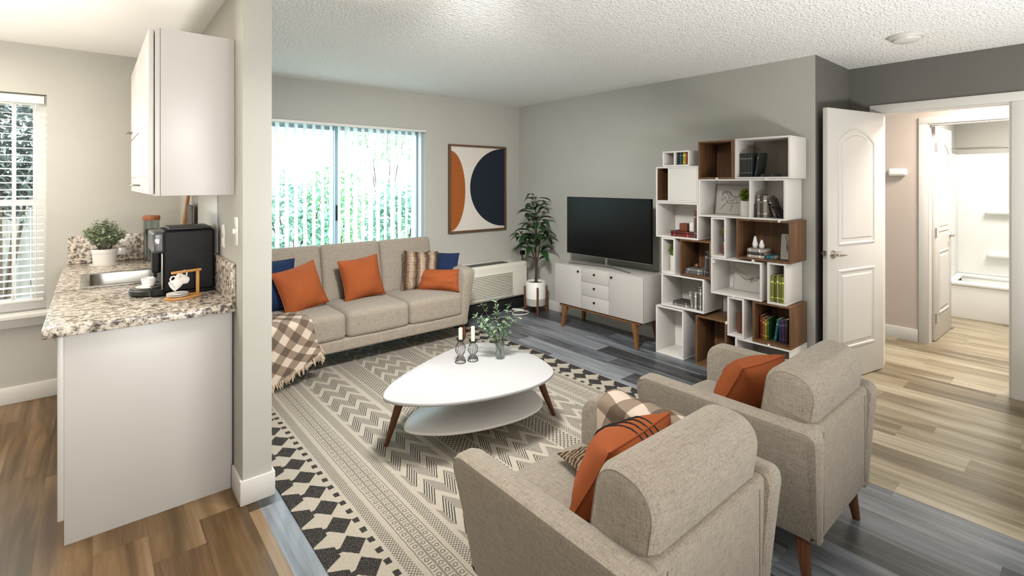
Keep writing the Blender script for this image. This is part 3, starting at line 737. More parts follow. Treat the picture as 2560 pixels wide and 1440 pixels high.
for f_ in me_.polygons:
    c_ = f_.center; nr_ = f_.normal
    for q in range(max(2, min(14, int(f_.area * 52000)))):
        k_ = [rg.random() for _ in f_.vertices]; s_ = sum(k_); p_ = sum((me_.vertices[v_].co * (a_/s_) for v_, a_ in zip(f_.vertices, k_)), Vector())
        d_ = (nr_ + Vector((rg.uniform(-0.6, 0.6), rg.uniform(-0.4, 0.4), rg.uniform(-1.1, 0.2)))).normalized(); L_ = rg.uniform(0.010, 0.022)
        w_ = d_.cross(Vector((rg.uniform(-1, 1), rg.uniform(-1, 1), rg.uniform(-1, 1)))).normalized() * 0.0011
        b.add([p_ - w_, p_ + w_, p_ + d_*L_*0.6 + w_*0.6 + Vector((0, 0, -0.002)), p_ + d_*L_ + Vector((0, 0, -0.005))], [(0, 1, 2), (0, 2, 3)])
fu = obj('fur', b, FUR, fp); fu['kind'] = 'stuff'
pillow('throw_pillow', 'navy pillow leaning on the right sofa arm behind the small orange cushion', 'pillow', 0.36, 0.345, 0.13, NAVY, (2.605, 4.195, ST + 0.014), radians(-62), radians(12), 0, GP, 5)
pillow('lumbar_pillow', 'small oblong orange cushion by the right sofa arm', 'pillow', 0.40, 0.205, 0.13, ORANGE, (2.505, 4.06, ST + 0.014), radians(-44), radians(16), 0, GP, 6, wr=0.010)
pillow('striped_pillow', 'orange pillow with thin black cord stripes on the nearest armchair', 'pillow', 0.41, 0.29, 0.22, ORANGE, (1.325, 1.085, 0.442), radians(6), radians(-28), radians(3), 'pillows on the armchairs', 7, stripes=BLACKM)
pillow('throw_pillow', 'plain orange pillow sitting on the armchair beside the bookcase', 'pillow', 0.36, 0.30, 0.22, ORANGE, (2.265, 1.10, 0.442), radians(-6), radians(-28), radians(3), 'pillows on the armchairs', 8)
pillow('knit_pillow', 'dark brown ribbed knit pillow peeking out under the striped orange pillow', 'pillow', 0.30, 0.30, 0.06, KNIT, (1.475, 1.262, 0.470), radians(-23), radians(-82), 0, 'pillows on the armchairs', 9)
# ------------------------------------------------------------------ throws
def sheet(name, label, fn, nu, nv, su, sv, rot, group=None, thick=0.006):
    c, s = cos(rot), sin(rot)
    b = MB(); b.grid(fn, nu, nv, 0, lambda u, v: (u*su*c - v*sv*s, u*su*s + v*sv*c))
    o = single(name, b, GING, label, 'throw blanket', group, angle=80)
    m = o.modifiers.new('thickness', 'SOLIDIFY'); m.thickness = thick; m.offset = 0
    return o
def drape1(u, v):
    # v: 0 on the seat back part -> 1 lower hem; u: across (left to right)
    n1 = noise.noise(Vector((u*3.1, v*1.4, 5))) * 0.02
    fold = 0.016 * sin(u*9 + v*1.5) * min(1, v*1.6)
    s = v * (0.86 + 0.10 * (1 - u))
    top = 0.22
    xr = 0.78 + u * (0.40 + 0.13 * min(1, v*1.4)) - 0.02*v
    if s < top: y = 4.03 - s * 0.95 + 0.05*(1-u); z = 0.484 + 0.004*sin(u*8) + 0.004
    else:
        k = s - top; a = min(1, k / 0.09)
        y = 4.03 - top*0.95 - 0.07*sin(a*pi/2) + 0.05*(1-u)*(1-a); z = 0.488 - 0.035*a*a - max(0, k - 0.09) * 0.94
        z = max(z, 0.03)
    hem = 0.20 * (u ** 1.5) * max(0, (v - 0.5) * 2)
    return (xr, y - abs(fold) - 0.006 * v, z + n1*0.4 + hem)
th = sheet('gingham_throw', 'taupe and cream gingham throw spilling over the left end of the sofa', drape1, 34, 44, 0.62, 0.9, radians(45), 'gingham throws')
b = MB(); rg = random.Random(3)
for i in range(70):
    u = i/69; p = Vector(drape1(u, 1.0)); L = rg.uniform(0.035, 0.06)
    q = p + Vector((rg.uniform(-0.015, 0.02), -0.012 + rg.uniform(-0.01, 0.006), -L)); q.z = max(q.z, 0.012)
    b.tube([p, (p + q)/2 + Vector((rg.uniform(-0.006, 0.006), -0.004, 0)), q], [0.0028, 0.0034, 0.0022], 5)
for i in range(30):
    v = 0.62 + 0.38*i/29; p = Vector(drape1(1.0, v)); q = p + Vector((rg.uniform(0.012, 0.03), rg.uniform(-0.01, 0.01), -rg.uniform(0.025, 0.045)))
    b.tube([p, (p + q)/2, q], [0.0028, 0.0034, 0.0022], 5)
xf = obj('fringe', b, FRINGE, th, True); xf['kind'] = 'stuff'
def drape2(u, v):
    # over the right arm of the nearest chair: u along y, v from the seat up over the arm
    y = 1.275 - u * 0.42; fold = 0.012 * sin(u*11 + v*2) + 0.008*noise.noise(Vector((u*5, v*4, 2)))
    s = v * 0.40
    if s < 0.165: x, z = 1.548 - 0.02 + 0.10*(s - 0.1) , 0.455 + s
    elif s < 0.30:
        a = (s - 0.165) / 0.135; x = 1.535 + 0.145*a; z = 0.62 + 0.022*sin(a*pi)
    else: x, z = 1.688, 0.62 - (s - 0.30)
    k = 0.5 - 0.5*cos(min(1, v*2)*pi)
    return (x - abs(fold)*(1-k) - 0.012, y + fold*0.5, z + abs(fold)*0.9)
th2 = sheet('gingham_throw', 'crumpled gingham throw draped inside the right arm of the nearest armchair', drape2, 26, 22, 0.46, 0.42, radians(20), 'gingham throws')
# ------------------------------------------------------------------ rug
b = MB(); b.rbox(0, 2.305, 0, 2.96, 0, 0.007, 0.003, 1)
single('area_rug', b, RUG, 'cream rug with black diamond borders and zigzag bands under the coffee table', 'rug', loc=(0.685, 1.46, 0.0))
# ------------------------------------------------------------------ coffee table
def catmull(P, k=4):
    out = []; n = len(P)
    for i in range(n):
        p0, p1, p2, p3 = [Vector(P[(i+j-1) % n]) for j in range(4)]
        for t in [q/k for q in range(k)]:
            out.append(tuple(0.5*((2*p1) + (p2-p0)*t + (2*p0-5*p1+4*p2-p3)*t*t + (3*p1-p0-3*p2+p3)*t*t*t)))
    return out
TOP = [(1.175,2.455),(1.262,2.565),(1.403,2.66),(1.59,2.752),(1.789,2.829),(1.95,2.868),(2.07,2.852),(2.155,2.775),(2.205,2.63),(2.215,2.44),(2.19,2.28),(2.13,2.14),(2.03,2.07),(1.892,2.043),(1.755,2.052),(1.60,2.085),(1.45,2.14),(1.327,2.21),(1.236,2.295),(1.182,2.375)]
TOP = list(reversed(TOP)); cx = sum(p[0] for p in TOP)/len(TOP); cy = sum(p[1] for p in TOP)/len(TOP)
ct = thing('coffee_table', 'low egg-shaped glossy white coffee table with lower shelf and splayed walnut legs', 'coffee table', (cx, cy, 0.007))
P = catmull(TOP, 4)
b = MB(); b.prism(P, 0.34, 0.36, 0.006); obj('tabletop', b, LACQ, ct, True)
P2 = [(cx + (p[0]-cx)*0.84 + 0.03, cy + (p[1]-cy)*0.80 + 0.0) for p in P]
b = MB(); b.prism(P2, 0.145, 0.162, 0.006); obj('lower_shelf', b, WHITE, ct, True)
for (bt, tp) in (((1.262, 2.60), (1.345, 2.535)), ((2.25, 2.257), (2.125, 2.315)), ((2.02, 2.86), (1.97, 2.73))):
    b = MB(); b.tube([(tp[0], tp[1], 0.341), (lerp(tp[0], bt[0], 0.5), lerp(tp[1], bt[1], 0.5), 0.175), (bt[0], bt[1], 0.0075)], [0.027, 0.021, 0.012], 14); obj('leg', b, WALNUT, ct, True)
def holder(x, y, hh, ch_, label):
    t = thing('candle_holder', label, 'candle holder', (x, y, 0.3605), 0, 'wire candle holders')
    R = 0.033
    def prof(z): # three bulges
        k = z / hh; return R * (0.40 + 0.60 * abs(cos(k * pi * 1.75)))
    b = MB()
    for i in range(14):
        a = 2*pi*i/14; b.tube([(prof(z)*cos(a), prof(z)*sin(a), z) for z in [hh*j/22 for j in range(23)]], 0.0011, 5)
    obj('wire_cage', b, BLACKM, t)
    for z in (0.002, hh):
        b = MB(); r = prof(z); b.tube([(r*cos(2*pi*i/28), r*sin(2*pi*i/28), z) for i in range(28)], 0.0024, 6, True); obj('ring', b, BLACKM, t)
    b = MB(); b.lathe([(0.0001, hh - 0.012), (0.022, hh - 0.012), (0.027, hh), (0.025, hh), (0.020, hh - 0.008), (0.0001, hh - 0.008)], (0,0,0), 20); obj('dish', b, BLACKM, t)
    c = MB(); c.lathe([(0.0001, 0), (0.0125, 0), (0.0125, ch_ - 0.004), (0.009, ch_), (0.0001, ch_ - 0.002)], (0, 0, 0), 16); c.cyl((0, 0, ch_ - 0.004), (0, 0, ch_ + 0.006), 0.0008, 0.0008, 5)
    single('candle', c, CANDLE, ('short' if ch_ < 0.08 else 'tall') + ' cream pillar candle on the ' + ('left' if x < 1.8 else 'right') + ' wire candle holder', 'candle', 'cream candles', M=Matrix.Translation((x, y, 0.3605 + hh - 0.0078)))
holder(1.770, 2.605, 0.148, 0.075, 'black wire hourglass candle holder on the coffee table farther from the glass vase')
holder(1.848, 2.580, 0.128, 0.095, 'black wire hourglass candle holder nearer the glass vase')
def jarvase(x, y):
    t = thing('glass_vase', 'clear ribbed glass vase on the coffee table', 'vase', (x, y, 0.3605))
    b = MB(); b.lathe([(0.0001, 0), (0.027, 0), (0.029, 0.004), (0.029, 0.045), (0.0275, 0.06), (0.029, 0.075), (0.029, 0.118), (0.0265, 0.128), (0.0245, 0.126), (0.026, 0.112), (0.026, 0.07), (0.025, 0.06), (0.026, 0.05), (0.026, 0.009), (0.0001, 0.008)], (0,0,0), 28); obj('body', b, CLEAR, t)
    rg = random.Random(11); b = MB(); f = MB()
    tips = [(-0.13, 0.02, 0.12), (0.02, 0.07, 0.25), (0.07, -0.08, 0.17), (-0.05, 0.13, 0.14), (-0.11, 0.10, 0.17), (-0.02, 0.16, 0.22), (0.06, 0.12, 0.20), (0.10, 0.02, 0.22), (0.03, -0.04, 0.16), (-0.08, 0.03, 0.15), (0.12, 0.07, 0.17)]
    for (tx, ty, tz) in tips:
        pts = []
        for i in range(9):
            k = i/8; pts.append(Vector((0.008*(1-k) - 0.004 + tx*k**1.6, ty*k**1.6, 0.010 + (tz + 0.085)*k)))
        f.tube(pts, [0.0016]*5 + [0.0012]*4, 5)
        for i in range(4, 9):
            for sg in (-1, 1):
                d = (pts[i] - pts[i-1]).normalized(); s = d.cross(Vector((rg.uniform(-1,1), rg.uniform(-1,1), 0.3))).normalized()
                b.leaf(pts[i], s*sg + d*0.7, (0, 0, 1), rg.uniform(0.028, 0.046), rg.uniform(0.014, 0.022), 0.3, 0.15, 0, 4)
            for q in range(4):
                d = Vector((rg.uniform(-1,1), rg.uniform(-1,1), rg.uniform(-0.2, 1)))
                b.leaf(pts[i] + d*0.006, d, (0, 0, 1), rg.uniform(0.02, 0.034), 0.009, 0.2, 0.1, 0, 3)
    g = single('eucalyptus_sprigs', b, LEAFS, 'spray of grey-green eucalyptus standing in the glass vase', 'greenery', M=Matrix.Translation((x, y, 0.3605)))
    obj('stems', f, STEM, g)
jarvase(2.005, 2.50)
# ------------------------------------------------------------------ bookcase of stacked boxes
XF, XB = 3.785, 4.085
bc = thing('bookcase', 'tall staggered bookcase of white and walnut cube boxes against the wall beside the television', 'bookcase', (3.93, 1.98, 0))
def cube(y0, y1, z0, z1, wood_=False, back='own', div=None, t=0.013, xf=XF, thick_r=None):
    m = BROWNW if wood_ else WHITE; b = MB(); tr = thick_r or t
    e = 0.0015
    b.rbox(xf, XB, y0, y1, z1 - t, z1, e, 1); b.rbox(xf, XB, y0, y1, z0, z0 + t, e, 1)
    b.rbox(xf, XB, y1 - t, y1, z0 + t, z1 - t, e, 1); b.rbox(xf, XB, y0, y0 + tr, z0 + t, z1 - t, e, 1)
    p = obj('cube_box', b, m, bc, True)
    if back:
        b = MB(); b.box(XB - 0.012, XB - 0.004, y0 + t, y1 - t, z0 + t, z1 - t); obj('back_panel', b, m if back == 'own' else back, p, True)
    if div is not None:
        b = MB(); b.rbox(xf + 0.002, XB - 0.012, div - 0.006, div + 0.006, z0 + t, z1 - t, 0.001, 1); obj('divider', b, m, p, True)
    return p
g = 0.001
cube(2.214, 2.466, 1.6275, 1.758, div=2.352)                          # A
cube(1.832, 2.134, 1.519, 1.822, True, thick_r=0.028)                # B
TAUPE = plain('taupe_back_panel', (132, 122, 110), 0.6)
cube(1.433, 1.830, 1.519, 1.826, back=TAUPE)                          # C
pde = cube(2.133, 2.532, 1.322, 1.626, div=2.408)                     # D/E
b = MB(); b.box(XB - 0.03, XB - 0.0125, 2.414, 2.519, 1.335, 1.613); b.box(XF + 0.004, XB - 0.02, 2.5155, 2.5195, 1.335, 1.613); b.box(XF + 0.004, XB - 0.02, 2.414, 2.418, 1.335, 1.613); obj('lining', b, BROWNW, pde, True)
b = MB(); b.rbox(XF + 0.002, XF + 0.017, 2.147, 2.402, 1.336, 1.612, 0.0015, 1); obj('door', b, WHITE, pde, True)
cube(1.464, 2.131, 1.214, 1.517, div=1.716)                           # F
cube(2.133, 2.532, 1.016, 1.320)                                      # G
cube(1.902, 2.024, 0.897, 1.212)                                      # H
cube(1.431, 1.818, 0.908, 1.212, True)                                # I
cube(2.348, 2.476, 0.706, 1.014)                                      # J
cube(2.0255, 2.300, 0.712, 1.014, True)                                 # K (runs on behind L's edge)
cube(1.629, 2.0245, 0.606, 0.895)                                      # L
cube(1.461, 1.590, 0.603, 0.906)                                      # M
cube(2.083, 2.478, 0.424, 0.704, back=None)                           # N open back
cube(1.760, 1.890, 0.299, 0.602)                                      # O
cube(1.426, 1.696, 0.299, 0.601, True)                                # P
cube(2.266, 2.533, 0.0, 0.416)                                        # Q
cube(1.897, 2.157, 0.0, 0.402, True)                                  # R
cube(1.426, 1.828, 0.0, 0.297, back=plain('grey_back_panel', (118, 116, 108), 0.6))   # S
for (y, z) in ((2.445, 1.627), (1.972, 1.518), (1.60, 1.516), (1.505, 1.213), (1.69, 0.9015), (2.0, 0.86), (1.84, 0.604), (1.575, 0.298), (1.8935, 0.395)):
    b = MB(); b.rbox(XF - 0.010, XF + 0.02, y - 0.008, y + 0.008, z - 0.011, z + 0.011, 0.002, 1); obj('clip', b, WHITE, bc, True)
# ---- books
BM = {}
def bmat(c):
    if c not in BM: BM[c] = plain('book_cover_%s' % {0: 'x'}.get(1, len(BM)), c, 0.55)
    return BM[c]
def book(y, z, t, h, d, c, label, group, leany=0.0, x=None, flat=False, page=(206, 196, 178)):
    """upright: t along y, h along z, d along x (spine to -x). flat: h along y, t along z"""
    b = MB(); e = 0.002
    b.rbox(0, d, -t/2, -t/2 + e, 0, h, 0.0007, 1); b.rbox(0, d, t/2 - e, t/2, 0, h, 0.0007, 1); b.rbox(0, e*1.5, -t/2, t/2, 0, h, 0.0007, 1)
    b.rbox(0.001, d - 0.004, -t/2 + e*0.8, t/2 - e*0.8, 0.003, h - 0.003, 0.0004, 1, mi=1)
    b.box(-0.0004, 0.0005, -t/2*0.8, t/2*0.8, h*0.74, h*0.80, 2); b.box(-0.0004, 0.0005, -t/2*0.8, t/2*0.8, h*0.16, h*0.19, 2)
    if flat: M = Matrix.Translation((x or 3.83, y + h, z + t/2)) @ Matrix.Rotation(radians(90), 4, 'X')
    else:
        M = Matrix.Translation((x or 3.83, y, z + (abs(sin(leany))*t/2))) @ Matrix.Rotation(leany, 4, 'X')
    light_ = tuple(min(255, q*1.5 + 40) for q in c)
    single('book', b, [bmat(c), PAGES, bmat(light_)], label, 'book', group, M=M)
def row(items, y, z, group, x=3.83, d=0.15):
    """items left to right (towards -y): (thickness, height, colour, label)"""
    for (t, h, c, lab) in items:
        book(y - t/2, z, t - 0.0006, h, d, c, lab, group, x=x); y -= t
    return y
z = 1.6407
y = row([(0.018, 0.098, (24, 22, 40), 'very dark navy book first from the left in the top-left small white box'), (0.014, 0.098, (20, 24, 26), 'black book second from the left in the top-left small white box'), (0.011, 0.099, (44, 92, 98), 'teal book in the top-left small white box'),
     (0.015, 0.099, (24, 40, 28), 'black-green book left of the yellow one in the top-left small white box'), (0.018, 0.101, (168, 156, 40), 'yellow book in the top-left small white box'), (0.012, 0.100, (196, 132, 40), 'orange book in the top-left small white box'), (0.012, 0.102, (118, 26, 26), 'dark red book at the right end of the top-left small white box')], 2.343, z, 'books in the top-left small box', 3.81, 0.12)
z = 1.5325
row([(0.0118, 0.182, (52, 54, 54) if i % 2 else (40, 42, 42), 'thin charcoal volume in the upright set inside the top-right white box') for i in range(8)], 1.812, z, 'matching charcoal volumes in the top-right box', 3.83, 0.14)
book(1.6955, z, 0.014, 0.184, 0.14, (44, 48, 46), 'single charcoal book leaning on the set in the top-right white box', 'books in the top-right box', leany=radians(8.5))
for (y, h, c, lab) in ((1.55, 0.110, (34, 36, 36), 'low black book lying flat in the middle of the top-right white box'), (1.505, 0.040, (24, 24, 25), 'small black book lying right of the long flat one in the top-right white box'), (1.45, 0.05, (70, 64, 58), 'small brown book lying at the right end of the top-right white box')):
    book(y, z, 0.022, h, 0.12, c, lab, 'books in the top-right box', flat=True)
z = 1.2275
row([(0.020, 0.100, (32, 30, 30), 'short black book at the left of the open white compartment beside the horse sketch'), (0.022, 0.172, (122, 112, 104), 'tall taupe book second from the left beside the horse sketch compartment'), (0.022, 0.150, (62, 58, 56), 'dark grey book third from the left beside the horse sketch compartment'), (0.030, 0.165, (150, 140, 130), 'thick pale grey book with a boxy top beside the horse sketch compartment')], 1.706, z, 'books right of the horse sketch', 3.84, 0.14)
book(1.553, z, 0.018, 0.150, 0.13, (84, 78, 74), 'grey book leaning on the thick pale one right of the horse sketch', 'books right of the horse sketch', leany=radians(-19), x=3.84)
book(1.515, z, 0.010, 0.142, 0.13, (40, 38, 38), 'thin black book leaning most steeply right of the horse sketch', 'books right of the horse sketch', leany=radians(-38), x=3.84)
z = 1.0295
book(2.202, z, 0.025, 0.205, 0.15, (98, 26, 20), 'dark red book lying at the bottom of the flat pile beside the tall red books', 'books with the brown cube', flat=True, x=3.82)
book(2.212, z + 0.0255, 0.021, 0.200, 0.145, (74, 16, 14), 'maroon book lying on top of the flat pile under the brown cube', 'books with the brown cube', flat=True, x=3.825)
row([(0.018, 0.226, (92, 74, 66), 'tall grey-brown book first of the two standing right of the white mug'), (0.022, 0.228, (104, 28, 24), 'tall dark red book standing at the right side below the white cabinet door')], 2.191, z, 'tall books right of the mug', 3.82, 0.15)
b = MB(); b.rbox(3.84, 3.91, 2.268, 2.338, z + 0.0473, z + 0.112, 0.004, 2); single('wooden_cube', b, wood('red_brown_wood', (86, 44, 26), (132, 76, 46), 2), 'small red-brown wooden cube on the pile of red books', 'ornament')
b = MB(); b.lathe([(0.0001, 0), (0.026, 0), (0.029, 0.006), (0.029, 0.075), (0.027, 0.075), (0.027, 0.008), (0.0001, 0.006)], (3.875, 2.232, z + 0.0473), 24); single('mug', b, PORC, 'plain white mug on the pile of red books', 'mug')
z = 0.9215
for (t, h, y, c, lab) in ((0.022, 0.122, 1.628, (168, 158, 148), 'pale book at the bottom of the flat stack under the white bottles'), (0.020, 0.128, 1.624, (50, 44, 42), 'dark brown book second from the bottom of the stack under the white bottles'), (0.026, 0.120, 1.63, (150, 142, 134), 'grey book at the top of the stack under the white bottles')):
    book(y, z, t, h, 0.14, c, lab, 'flat books under the white bottles', flat=True, x=3.82); z += t + 0.0004
book(1.558, 0.9215, 0.030, 0.060, 0.12, (40, 84, 92), 'short teal book lying between the grey stack and the small sketch', 'flat books under the white bottles', flat=True, x=3.83)
for (yy, k, lab) in ((1.722, 1.0, 'taller white teardrop bottle on the stack of grey books'), (1.672, 0.72, 'shorter white teardrop bottle on the stack of grey books')):
    b = MB(); b.lathe([(0.0001, 0), (0.012, 0), (0.019, 0.012*k), (0.020, 0.03*k), (0.013, 0.062*k), (0.008, 0.082*k), (0.007, 0.088*k), (0.0001, 0.088*k)], (3.89, yy, z), 20); single('bottle', b, PORC, lab, 'bottle', 'pair of white bottles')
def vase(x, y, z):
    t = thing('bud_vase', 'brown bud vase in the narrow white box right of the red books', 'vase', (x, y, z))
    b = MB(); b.lathe([(0.0001, 0), (0.016, 0), (0.022, 0.02), (0.024, 0.05), (0.017, 0.095), (0.013, 0.105), (0.011, 0.105), (0.0001, 0.09)], (0,0,0), 20); obj('body', b, plain('brown_ceramic', (104, 64, 54), 0.4), t)
    b = MB(); f = MB(); rg = random.Random(5)
    for k in range(7):
        tip = Vector((rg.uniform(-0.02, 0.02), rg.uniform(-0.026, 0.03), rg.uniform(0.16, 0.215))); f.tube([(0, 0, 0.092), tip*0.5 + Vector((0, 0, 0.05)), tip], 0.0011, 5)
        for q in range(26):
            d = Vector((rg.uniform(-1,1), rg.uniform(-1,1), rg.uniform(-0.5, 1))); b.leaf(tip + d*0.012, d, (0,0,1), 0.011, 0.007, 0.2, 0.2, 0, 2)
    g = single('dried_flowers', b, plain('mustard_flower', (154, 128, 56), 0.7, var=0.3, vs=40), 'small bunch of mustard dried flowers in the brown bud vase', 'flowers', M=Matrix.Translation((x, y, z))); obj('stems', f, STEM, g)
vase(3.90, 1.972, 0.9103)
def pot_plant(x, y, z, r, h, ph, n, mat, pname, plabel, potmat, L=(0.018, 0.03), spread=1.0, seed=1, saucer=False, grp=None):
    t = thing(pname, plabel, 'potted plant', (x, y, z), 0, grp)
    b = MB(); b.lathe([(0.0001, 0), (r*0.86, 0), (r*0.92, 0.004), (r, h*0.72), (r, h*0.74), (r*1.03, h*0.76), (r*1.05, h - 0.003), (r*1.03, h), (r*0.97, h), (r*0.95, h*0.85), (0.0001, h*0.85)] if saucer else
        [(0.0001, 0), (r*0.94, 0), (r, 0.005), (r, h - 0.003), (r*0.985, h), (r*0.93, h), (r*0.92, h*0.85), (0.0001, h*0.85)], (0,0,0), 28); p = obj('pot', b, potmat, t)
    if saucer:
        b = MB(); b.lathe([(r*0.87, 0.0), (r*1.16, 0.0), (r*1.2, 0.012), (r*1.14, 0.012), (r*1.1, 0.006), (r*0.9, 0.006)], (0,0,0), 28); obj('saucer', b, potmat, t)
    b = MB(); b.lathe([(0.0001, h*0.9), (r*0.90, h*0.88)], (0,0,0), 20); obj('soil', b, SOIL, p)
    b = MB(); f = MB(); rg = random.Random(seed)
    for k in range(n):
        a = rg.uniform(0, 2*pi); ho = rg.uniform(0, 1) ** 0.7 * spread * r * 1.9; hz = ph * (1 - 0.55*(ho/(spread*r*1.9))**1.6) * rg.uniform(0.55, 1.0)
        tip = Vector((ho*cos(a), ho*sin(a), h + hz)); base = Vector((0.4*r*cos(a), 0.4*r*sin(a), h*0.88))
        mid = (base + tip)/2 + Vector((0, 0, 0.25*hz)); pts = [base*(1-q)**2 + mid*2*q*(1-q) + tip*q*q for q in [i/6 for i in range(7)]]
        f.tube(pts, 0.0009, 4)
        for i in range(2, 7):
            for q in range(3):
                d = Vector((rg.uniform(-1,1), rg.uniform(-1,1), rg.uniform(-0.2, 0.8))); l = rg.uniform(*L); b.leaf(pts[i], d, (0,0,1), l, l*0.75, 0.3, 0.2, 0, 3)
    fo = obj('foliage', b, mat, t); obj('stems', f, STEM, fo)
    return t
pot_plant(3.92, 1.800, 1.2273, 0.046, 0.118, 0.105, 26, LEAFB, 'potted_plant', 'bright green plant in a white cylinder pot in front of the horse sketch', WHITE, seed=3, spread=0.75)
pot_plant(3.90, 2.415, 0.7193, 0.042, 0.135, 0.105, 20, LEAFB, 'potted_plant', 'small green plant in the narrow white box at the left edge of the bookcase', WHITE, seed=4, spread=0.8)
z = 0.7254
book(2.112, z, 0.024, 0.165, 0.15, (86, 84, 82), 'grey book at the bottom of the flat pair in the walnut box', 'books in the left walnut box', flat=True, x=3.82)
book(2.118, z + 0.0244, 0.020, 0.15, 0.14, (120, 118, 114), 'lighter grey book on top of the flat pair in the walnut box', 'books in the left walnut box', flat=True, x=3.825)
book(2.098, z, 0.012, 0.205, 0.15, (98, 96, 92), 'slim grey book leaning left in the walnut box', 'books in the left walnut box', leany=radians(5), x=3.82)
row([(0.017, 0.198, (58, 62, 64), 'dark grey book first of the upright pair in the walnut box'), (0.018, 0.200, (34, 38, 44), 'blue-black book at the right end of the walnut box')], 2.086, z, 'books in the left walnut box', 3.82, 0.15)
b = MB(); b.ball((3.89, 2.205, z + 0.0448 + 0.0205), 0.020, 16, 10); single('ornament_ball', b, plain('copper_brown', (120, 84, 66), 0.3, 0.4), 'small copper-brown ball on the flat grey books', 'ornament')
z = 0.6163
row([(0.026, 0.190, (112, 116, 32), 'olive yellow book first from the left in the small white box of green books'), (0.017, 0.180, (64, 72, 30), 'dark olive book second in the small white box of green books'), (0.014, 0.196, (150, 144, 84), 'pale yellow book third in the small white box of green books'), (0.018, 0.186, (96, 108, 48), 'mid green book fourth in the small white box of green books'), (0.028, 0.190, (128, 130, 30), 'thick yellow-green book at the right of the small white box of green books')], 1.576, z, 'green books', 3.81, 0.16)
z = 0.4373
book(2.222, z, 0.022, 0.168, 0.15, (112, 106, 100), 'grey book at the bottom of the flat pair below the walnut box', 'grey books in the open-backed box', flat=True, x=3.82)
book(2.23, z + 0.0224, 0.016, 0.155, 0.14, (66, 62, 58), 'dark grey book on top of the flat pair below the walnut box', 'grey books in the open-backed box', flat=True, x=3.82)
book(2.207, z, 0.014, 0.140, 0.15, (144, 140, 132), 'pale book leaning on the upright ones in the open-backed white box', 'grey books in the open-backed box', leany=radians(-9), x=3.82)
row([(0.020, 0.142, (168, 164, 156), 'pale grey upright book first in the open-backed white box'), (0.024, 0.184, (62, 62, 60), 'tallest dark upright book in the open-backed white box'), (0.018, 0.178, (150, 150, 144), 'light grey upright book third in the open-backed white box'), (0.022, 0.188, (40, 42, 42), 'black upright book at the right end of the open-backed white box')], 2.186, z, 'grey books in the open-backed box', 3.82, 0.15)
b = MB(); hexp = [(0.030*cos(i*pi/3), 0.027*sin(i*pi/3)) for i in range(6)]; b.prism(hexp, 0, 0.152, 0.003); b.xf(Matrix.Translation((3.89, 1.832, 0.3123)))
single('wooden_block', b, wood('brown_block', (88, 54, 40), (128, 86, 66), 2), 'six-sided brown wooden block in the narrow white box near the floor', 'ornament', angle=20)
z = 0.3123
y = row([(0.017, 0.176, (92, 24, 20), 'dark red book first from the left in the bottom walnut box'), (0.016, 0.162, (132, 78, 28), 'orange book second in the bottom walnut box'), (0.018, 0.150, (138, 118, 26), 'yellow book third in the bottom walnut box'), (0.014, 0.165, (40, 78, 42), 'green book fourth in the bottom walnut box')], 1.672, z, 'coloured books in the bottom walnut box', 3.86, 0.15)
book(1.566, z, 0.018, 0.172, 0.15, (24, 86, 86), 'teal book leaning left in the bottom walnut box', 'coloured books in the bottom walnut box', leany=radians(8), x=3.86)
row([(0.019, 0.165, (30, 34, 62), 'navy book right of the leaning teal one in the bottom walnut box'), (0.020, 0.172, (50, 28, 62), 'purple book second from the right in the bottom walnut box'), (0.022, 0.178, (30, 22, 26), 'blackish book at the right end of the bottom walnut box')], 1.538, z, 'coloured books in the bottom walnut box', 3.86, 0.15)
book(1.60, 0.0134, 0.03, 0.16, 0.15, (30, 30, 30), 'black book lying on the floor-level shelf behind the far armchair', 'book', flat=True, x=3.85)
# ---- small framed sketches
PAPER = plain('grey_sketch_paper', (172, 167, 160), 0.8); INK = plain('sketch_ink', (66, 60, 58), 0.8); FRM = plain('pale_frame', (196, 190, 182), 0.5)
def sketch(y0, y1, z0, h, x, tilt, strokes, label, fm=FRM):
    w = y1 - y0; M = Matrix.Translation((x, (y0+y1)/2, z0)) @ Matrix.Rotation(tilt, 4, 'Y')
    t = bpy.data.objects.new('framed_sketch', None); C.objects.link(t); t.matrix_world = M; MATS[t.name] = M.copy(); t['label'] = label; t['category'] = 'picture'; t['group'] = 'framed sketches in the bookcase'
    e = 0.007; b = MB()
    for q in ((-w/2, w/2, 0, e), (-w/2, w/2, h - e, h), (-w/2, -w/2 + e, e, h - e), (w/2 - e, w/2, e, h - e)): b.rbox(-0.006, 0.006, q[0], q[1], q[2], q[3], 0.001, 1)
    obj('frame', b, fm, t)
    b = MB(); b.box(-0.002, 0.004, -w/2 + e, w/2 - e, e, h - e); p = obj('paper', b, PAPER, t)
    b = MB()
    for (pts, r) in strokes:
        # u from the left edge (as seen from the room) 0..1, v up 0..1
        b.tube([(-0.0028, w/2 - u*w, v*h) for (u, v) in pts], [r * (0.4 + 0.6*sin(pi*(i + 0.6)/(len(pts) + 0.2))) for i in range(len(pts))], 4)
    obj('drawing', b, INK, p)
    return t
def jit(pts, n, a, seed, r):
    rg = random.Random(seed); return [([(u + rg.uniform(-a, a), v + rg.uniform(-a, a)) for (u, v) in pts], r * rg.uniform(0.5, 1)) for _ in range(n)]
